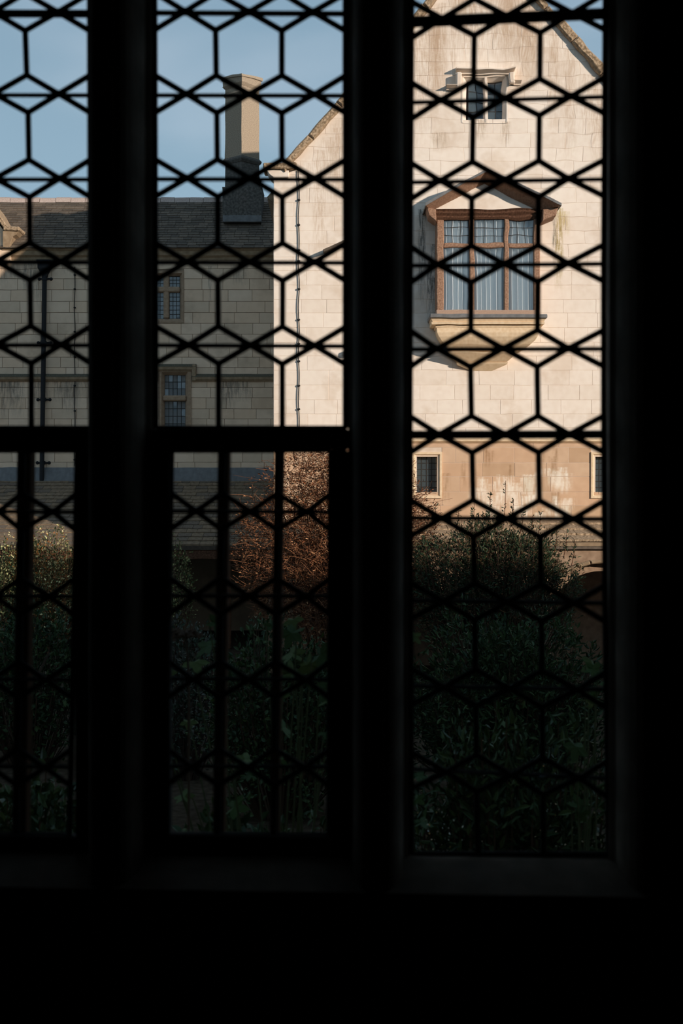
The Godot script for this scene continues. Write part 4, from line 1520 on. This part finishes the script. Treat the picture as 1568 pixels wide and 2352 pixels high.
# stems fan out from the ground to points inside an ellipsoid, leaves along them
func bush(called: String, label: String, cen: Vector3, rad: Vector3, stems: int, per_stem: int, leaf: Mesh, size: float, colors: Array, bark: Color, group := "", stray := 0.13, top_bias := 0.25) -> Node3D:
	var o := thing(called, label, "shrub", Vector3(cen.x, GROUND, cen.z), group)
	var st := B()
	var places := []
	var tints := []
	for s in stems:
		var v := Vector3(rng.randfn(), rng.randfn() + top_bias, rng.randfn()).normalized() * pow(rng.randf(), 0.28)
		var lump := 0.86 + 0.14 * sin(v.x * 7.0 + cen.x) * cos(v.y * 6.0 + cen.z)
		var tip := cen + v * rad * lump
		var foot := Vector3(cen.x + (tip.x - cen.x) * 0.35, GROUND, cen.z + (tip.z - cen.z) * 0.3)
		var mid := foot.lerp(tip, 0.55) + Vector3((tip.x - cen.x) * 0.2, 0.1, (tip.z - cen.z) * 0.2)
		var pts := []
		for k in 5:
			var t := k / 4.0
			pts.append(foot * (1 - t) * (1 - t) + mid * 2 * t * (1 - t) + tip * t * t)
		tube(st, pts, 0.010, 0.003, 3, false)
		for k in per_stem:
			var t := 1.0 - pow(rng.randf(), 1.6) * 0.55
			var p := foot * (1 - t) * (1 - t) + mid * 2 * t * (1 - t) + tip * t * t
			p += Vector3(rng.randfn(), rng.randfn(), rng.randfn()) * stray * (1.15 - t * 0.8)
			var dir := Vector3(rng.randfn() * 0.7, rng.randfn() * 0.6 + 0.45, rng.randfn() * 0.7) + (p - cen).normalized() * 0.6
			places.append(Transform3D(turned(dir, size * rng.randf_range(0.6, 1.25)), p))
			tints.append(tint(colors))
	var sm := mat(bark, 0.95)
	part(st, "stems", sm, o)
	spray(o, "foliage", leaf, M.leaf, places, tints)
	return o


func garden() -> void:
	M.leaf = leafy()
	var oval := leaf_mesh(1.0, 0.62, 0.10, 0.18)
	var narrow := leaf_mesh(1.0, 0.36, 0.08, 0.15)
	# lit variegated shrub against the lean-to
	bush("variegated_shrub", "sunlit green and cream leaved shrub before the lean-to roof", Vector3(X(96, 30.3), -1.62, -30.3), Vector3(1.2, 1.62, 0.7), 330, 34, oval, 0.055,
		[Color(0.08, 0.105, 0.04), Color(0.04, 0.06, 0.025), Color(0.62, 0.56, 0.30), Color(0.04, 0.06, 0.025), Color(0.36, 0.15, 0.045), Color(0.45, 0.42, 0.2)], Color(0.16, 0.08, 0.04))
	bush("variegated_shrub", "smaller green leaved shrub cut by the picture's edge", Vector3(X(-14, 30.0), -1.6, -30.0), Vector3(0.55, 1.25, 0.5), 120, 34, oval, 0.055,
		[Color(0.08, 0.11, 0.045), Color(0.04, 0.06, 0.025), Color(0.42, 0.42, 0.2)], Color(0.12, 0.07, 0.04))
	bush("climbing_shrub", "thin upright leafy shoots beside the shaded lean-to opening", Vector3(X(405, 30.3), -1.42, -30.3), Vector3(0.42, 1.25, 0.35), 75, 28, oval, 0.052,
		[Color(0.12, 0.15, 0.06), Color(0.05, 0.075, 0.03), Color(0.36, 0.34, 0.15)], Color(0.10, 0.06, 0.04))
	twigs()
	# evergreen in front of the arches
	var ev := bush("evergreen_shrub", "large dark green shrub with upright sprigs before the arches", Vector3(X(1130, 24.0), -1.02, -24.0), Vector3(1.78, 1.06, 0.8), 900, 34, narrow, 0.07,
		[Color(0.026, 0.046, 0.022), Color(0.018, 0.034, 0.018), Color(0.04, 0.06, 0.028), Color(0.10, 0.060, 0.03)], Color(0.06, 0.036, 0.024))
	sprigs(ev, narrow)
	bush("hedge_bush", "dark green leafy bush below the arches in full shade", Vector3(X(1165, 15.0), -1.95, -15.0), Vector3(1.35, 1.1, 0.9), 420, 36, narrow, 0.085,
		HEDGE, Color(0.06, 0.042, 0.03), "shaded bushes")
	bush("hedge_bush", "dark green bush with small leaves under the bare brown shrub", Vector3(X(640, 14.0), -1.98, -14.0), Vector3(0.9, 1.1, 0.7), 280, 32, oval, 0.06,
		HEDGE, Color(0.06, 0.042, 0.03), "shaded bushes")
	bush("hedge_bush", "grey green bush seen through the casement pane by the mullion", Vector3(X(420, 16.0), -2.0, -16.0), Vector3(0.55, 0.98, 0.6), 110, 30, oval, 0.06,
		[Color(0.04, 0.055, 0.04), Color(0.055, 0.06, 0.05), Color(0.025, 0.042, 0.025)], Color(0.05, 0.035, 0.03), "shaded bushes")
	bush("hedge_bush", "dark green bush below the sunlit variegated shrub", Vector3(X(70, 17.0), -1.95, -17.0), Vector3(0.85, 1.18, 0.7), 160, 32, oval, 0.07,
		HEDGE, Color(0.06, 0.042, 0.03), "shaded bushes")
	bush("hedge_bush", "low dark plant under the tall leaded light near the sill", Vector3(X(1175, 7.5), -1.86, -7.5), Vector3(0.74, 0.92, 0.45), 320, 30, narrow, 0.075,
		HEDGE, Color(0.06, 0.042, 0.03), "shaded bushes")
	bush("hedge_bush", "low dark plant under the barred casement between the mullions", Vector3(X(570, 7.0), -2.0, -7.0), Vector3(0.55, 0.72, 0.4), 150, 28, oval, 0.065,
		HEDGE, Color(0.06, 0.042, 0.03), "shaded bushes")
	bush("hedge_bush", "low dark plant behind the foot of the casement at the picture's edge", Vector3(X(75, 7.4), -1.95, -7.4), Vector3(0.5, 0.75, 0.4), 140, 28, oval, 0.065,
		HEDGE, Color(0.06, 0.042, 0.03), "shaded bushes")
	broad_leaved(Vector3(X(640, 6.4), GROUND, -6.4), "broad leaved plant with lobed leaves below the casement", 46, 0.62, 1.35, 2.55)
	broad_leaved(Vector3(X(455, 5.6), GROUND, -5.6), "low broad leaved plant near the casement's foot", 16, 0.3, 1.35, 1.75)
	broad_leaved(Vector3(X(1345, 6.8), GROUND, -6.8), "broad leaved shoot beside the stone jamb", 12, 0.28, 1.6, 2.35)
	seed_head()
	fallen()


func twigs() -> void:
	var d := 24.9
	var o := thing("bare_shrub", "reddish brown bare twiggy shrub at the sunlit wing's corner", "shrub", Vector3(X(770, d), GROUND, -d))
	var st := B()
	var st2 := B()
	var red := [Color(0.16, 0.06, 0.028), Color(0.24, 0.09, 0.04), Color(0.06, 0.025, 0.014), Color(0.42, 0.22, 0.11), Color(0.08, 0.035, 0.02)]
	var cen := Vector3(X(775, d), -0.62, -d)
	var rad := Vector3(1.78, 1.85, 0.75)
	var places := []
	var tints := []
	for k in 26:   # main stems
		var e := cen + Vector3(rng.randf_range(-1, 1) * rad.x * 0.8, rng.randf_range(0.1, 0.8) * rad.y, rng.randf_range(-1, 1) * rad.z * 0.7)
		var f := Vector3(cen.x + (e.x - cen.x) * 0.4, GROUND, -d + rng.randf_range(-0.3, 0.3))
		tube(st2, [f, f.lerp(e, 0.5) + Vector3(rng.randfn() * 0.1, 0, rng.randfn() * 0.1), e], 0.022, 0.006, 4, false)
	for k in 9000:
		var v := Vector3(rng.randfn(), rng.randfn() * 1.1, rng.randfn()).normalized() * pow(rng.randf(), 0.4)
		if v.y > 0.35 and v.x < -0.45 and rng.randf() < 0.6: continue
		var p := cen + v * rad
		if p.y < GROUND: continue
		var dir := (Vector3(v.x * 0.8, 0.5, v.z) + Vector3(rng.randfn(), rng.randfn() * 0.6, rng.randfn()) * 0.8).normalized()
		var l := rng.randf_range(0.10, 0.34)
		var bend := Vector3(rng.randfn(), rng.randfn() - 0.3, rng.randfn()) * l * 0.42
		tube(st if k % 2 else st2, [p, p + dir * l * 0.5 + bend * 0.4, p + dir * l + bend], rng.randf_range(0.004, 0.008), 0.0025, 3, false)
		for q in 2:
			places.append(Transform3D(turned(dir + Vector3(rng.randfn(), rng.randfn(), rng.randfn()) * 0.8, rng.randf_range(0.03, 0.065)), p + dir * l * rng.randf_range(0.3, 1.0)))
			tints.append(tint(red))
	part(st, "twigs", mat(Color(0.22, 0.095, 0.045), 0.8), o, "", "stuff")
	part(st2, "stems", mat(Color(0.085, 0.038, 0.02), 0.9), o, "", "stuff")
	spray(o, "dry_leaves", leaf_mesh(1.0, 0.5, 0.15, 0.25), M.leaf, places, tints)


func sprigs(o: Node, leaf: Mesh) -> void:
	var st := B()
	var places := []
	var tints := []
	for s in [[1088, 1215, 1150, 8], [1125, 1215, 1133, 10], [1160, 1215, 1104, 6], [1178, 1210, 1147, 12], [1200, 1225, 1170, 8], [1222, 1230, 1185, 10], [1240, 1235, 1178, 8], [1278, 1270, 1215, 12], [1300, 1280, 1218, 12], [1318, 1300, 1245, 12], [1052, 1220, 1168, 8], [985, 1215, 1165, 6], [1000, 1210, 1160, 6]]:
		var d := 24.4 + rng.randf_range(-0.5, 0.3)
		var a := Vector3(X(s[0] - 6, d), Y(s[1], d), -d)
		var b := Vector3(X(s[0], d), Y(s[2], d), -d + 0.05)
		tube(st, [a, a.lerp(b, 0.5) + Vector3(0.02, 0, 0), b], 0.008, 0.004, 4)
		for k in s[3] * 2:
			var p := a.lerp(b, rng.randf_range(0.25, 1.0))
			places.append(Transform3D(turned(Vector3(rng.randfn(), 0.7, rng.randfn()), rng.randf_range(0.05, 0.08)), p))
			tints.append(tint([Color(0.045, 0.065, 0.035), Color(0.03, 0.05, 0.03)]))
	part(st, "sprig_stems", mat(Color(0.16, 0.07, 0.04), 0.9), o)
	spray(o, "sprig_leaves", leaf, M.leaf, places, tints)


func lobed_leaf(size: float) -> ArrayMesh:
	var st := B()
	var n := 20
	var rim := []
	for k in n:
		var a := TAU * k / n
		var r := size * (0.36 + 0.14 * cos(5.0 * a) + 0.05 * cos(a))
		rim.append(Vector3(sin(a) * r, cos(a) * r + size * 0.36, -0.09 * size * cos(2.0 * a) - 0.25 * r * r / size))
	var c := Vector3(0, size * 0.36, 0.03 * size)
	for k in n:
		tri(st, c, rim[(k + 1) % n], rim[k])
	st.generate_normals()
	return st.commit()


func broad_leaved(at: Vector3, label: String, count: int, spread: float, low: float, high: float) -> void:
	var o := thing("broad_leaved_plant", label, "plant", at)
	var shapes := [lobed_leaf(0.11), lobed_leaf(0.14), lobed_leaf(0.085)]
	var mats := []
	for c in [Color(0.028, 0.056, 0.018), Color(0.022, 0.044, 0.016), Color(0.042, 0.066, 0.022)]:
		var m := mat(c, 0.75, 0.2)
		mats.append(m)
	var st := B()
	for k in count:
		var tip := Vector3(at.x + rng.randf_range(-1, 1) * spread, at.y + rng.randf_range(low, high), at.z + rng.randf_range(-1, 1) * spread * 0.6)
		var foot := Vector3(at.x + rng.randfn() * 0.05, at.y, at.z + rng.randfn() * 0.05)
		tube(st, [foot, foot.lerp(tip, 0.6) + Vector3(0, 0.12, 0), tip], 0.006, 0.003, 4, false)
		var mi := MeshInstance3D.new()
		mi.mesh = shapes[k % 3]
		mi.material_override = mats[rng.randi() % 3]
		mi.name = "leaf"
		o.add_child(mi, true)
		mi.transform = Transform3D(Basis.from_euler(Vector3(rng.randf_range(-1.25, -0.35), rng.randf_range(-0.9, 0.9), rng.randf_range(1.2, 5.0))), tip - at)
	part(st, "stalks", mat(Color(0.03, 0.04, 0.015), 0.8), o)


func seed_head() -> void:
	var d := 5.2
	var o := thing("seed_head", "dark dried flower head on a thin stalk behind the casement", "plant", Vector3(X(432, d), GROUND, -d))
	var top := Vector3(X(427, d), Y(1452, d), -d)
	var st := B()
	tube(st, [Vector3(X(432, d), GROUND, -d), Vector3(X(434, d), Y(1560, d), -d), top], 0.006, 0.004, 6)
	part(st, "stalk", mat(Color(0.045, 0.034, 0.025), 0.9), o)
	st = B()
	for k in 46:
		var a := rng.randf() * TAU
		var e := rng.randf_range(-0.35, 0.75)
		var r := rng.randf_range(0.03, 0.055)
		var p := top + Vector3(cos(a) * cos(e) * r, sin(e) * r * 0.6 - r * 0.15, sin(a) * cos(e) * r)
		tube(st, [top - Vector3(0, 0.02, 0), p, p + (p - top) * 0.12 + Vector3(0, -0.008, 0)], 0.003, 0.007, 4)
	part(st, "florets", mat(Color(0.05, 0.036, 0.025), 0.95), o, "", "stuff")
	# a slanting bare stem, farther along
	d = 6.0
	var s := thing("slanting_twig", "bare slanting stem behind the casement at the picture's edge", "plant", Vector3(X(60, d), GROUND, -d))
	st = B()
	tube(st, [Vector3(X(20, d), GROUND, -d), Vector3(X(62, d), Y(1595, d), -d), Vector3(X(88, d), Y(1548, d), -d), Vector3(X(113, d), Y(1500, d), -d)], 0.010, 0.004, 6)
	part(st, "stem", mat(Color(0.06, 0.05, 0.045), 0.9), s)


func fallen() -> void:
	# pale dry bits caught in the low plants under the tall light
	var o := thing("dry_litter", "scattered pale seeds and dry leaf bits low under the tall light", "litter", Vector3(X(1180, 6.0), GROUND, -6.0), "", "stuff")
	var places := []
	var tints := []
	for k in 90:
		var px := rng.randf_range(945, 1045) if k % 2 else rng.randf_range(1235, 1390)
		if k % 7 == 0: px = rng.randf_range(945, 1390)
		var py := 1950.0 - absf(rng.randfn()) * 75.0
		var d := rng.randf_range(6.4, 6.9)
		places.append(Transform3D(turned(Vector3(rng.randfn(), rng.randfn(), rng.randfn()), rng.randf_range(0.004, 0.013)), Vector3(X(px, d), Y(py, d), -d)))
		tints.append(tint([Color(0.5, 0.42, 0.3), Color(0.4, 0.26, 0.12), Color(0.45, 0.48, 0.45)]))
	spray(o, "bits", leaf_mesh(1.0, 0.6, 0.1, 0.2), M.leaf, places, tints)
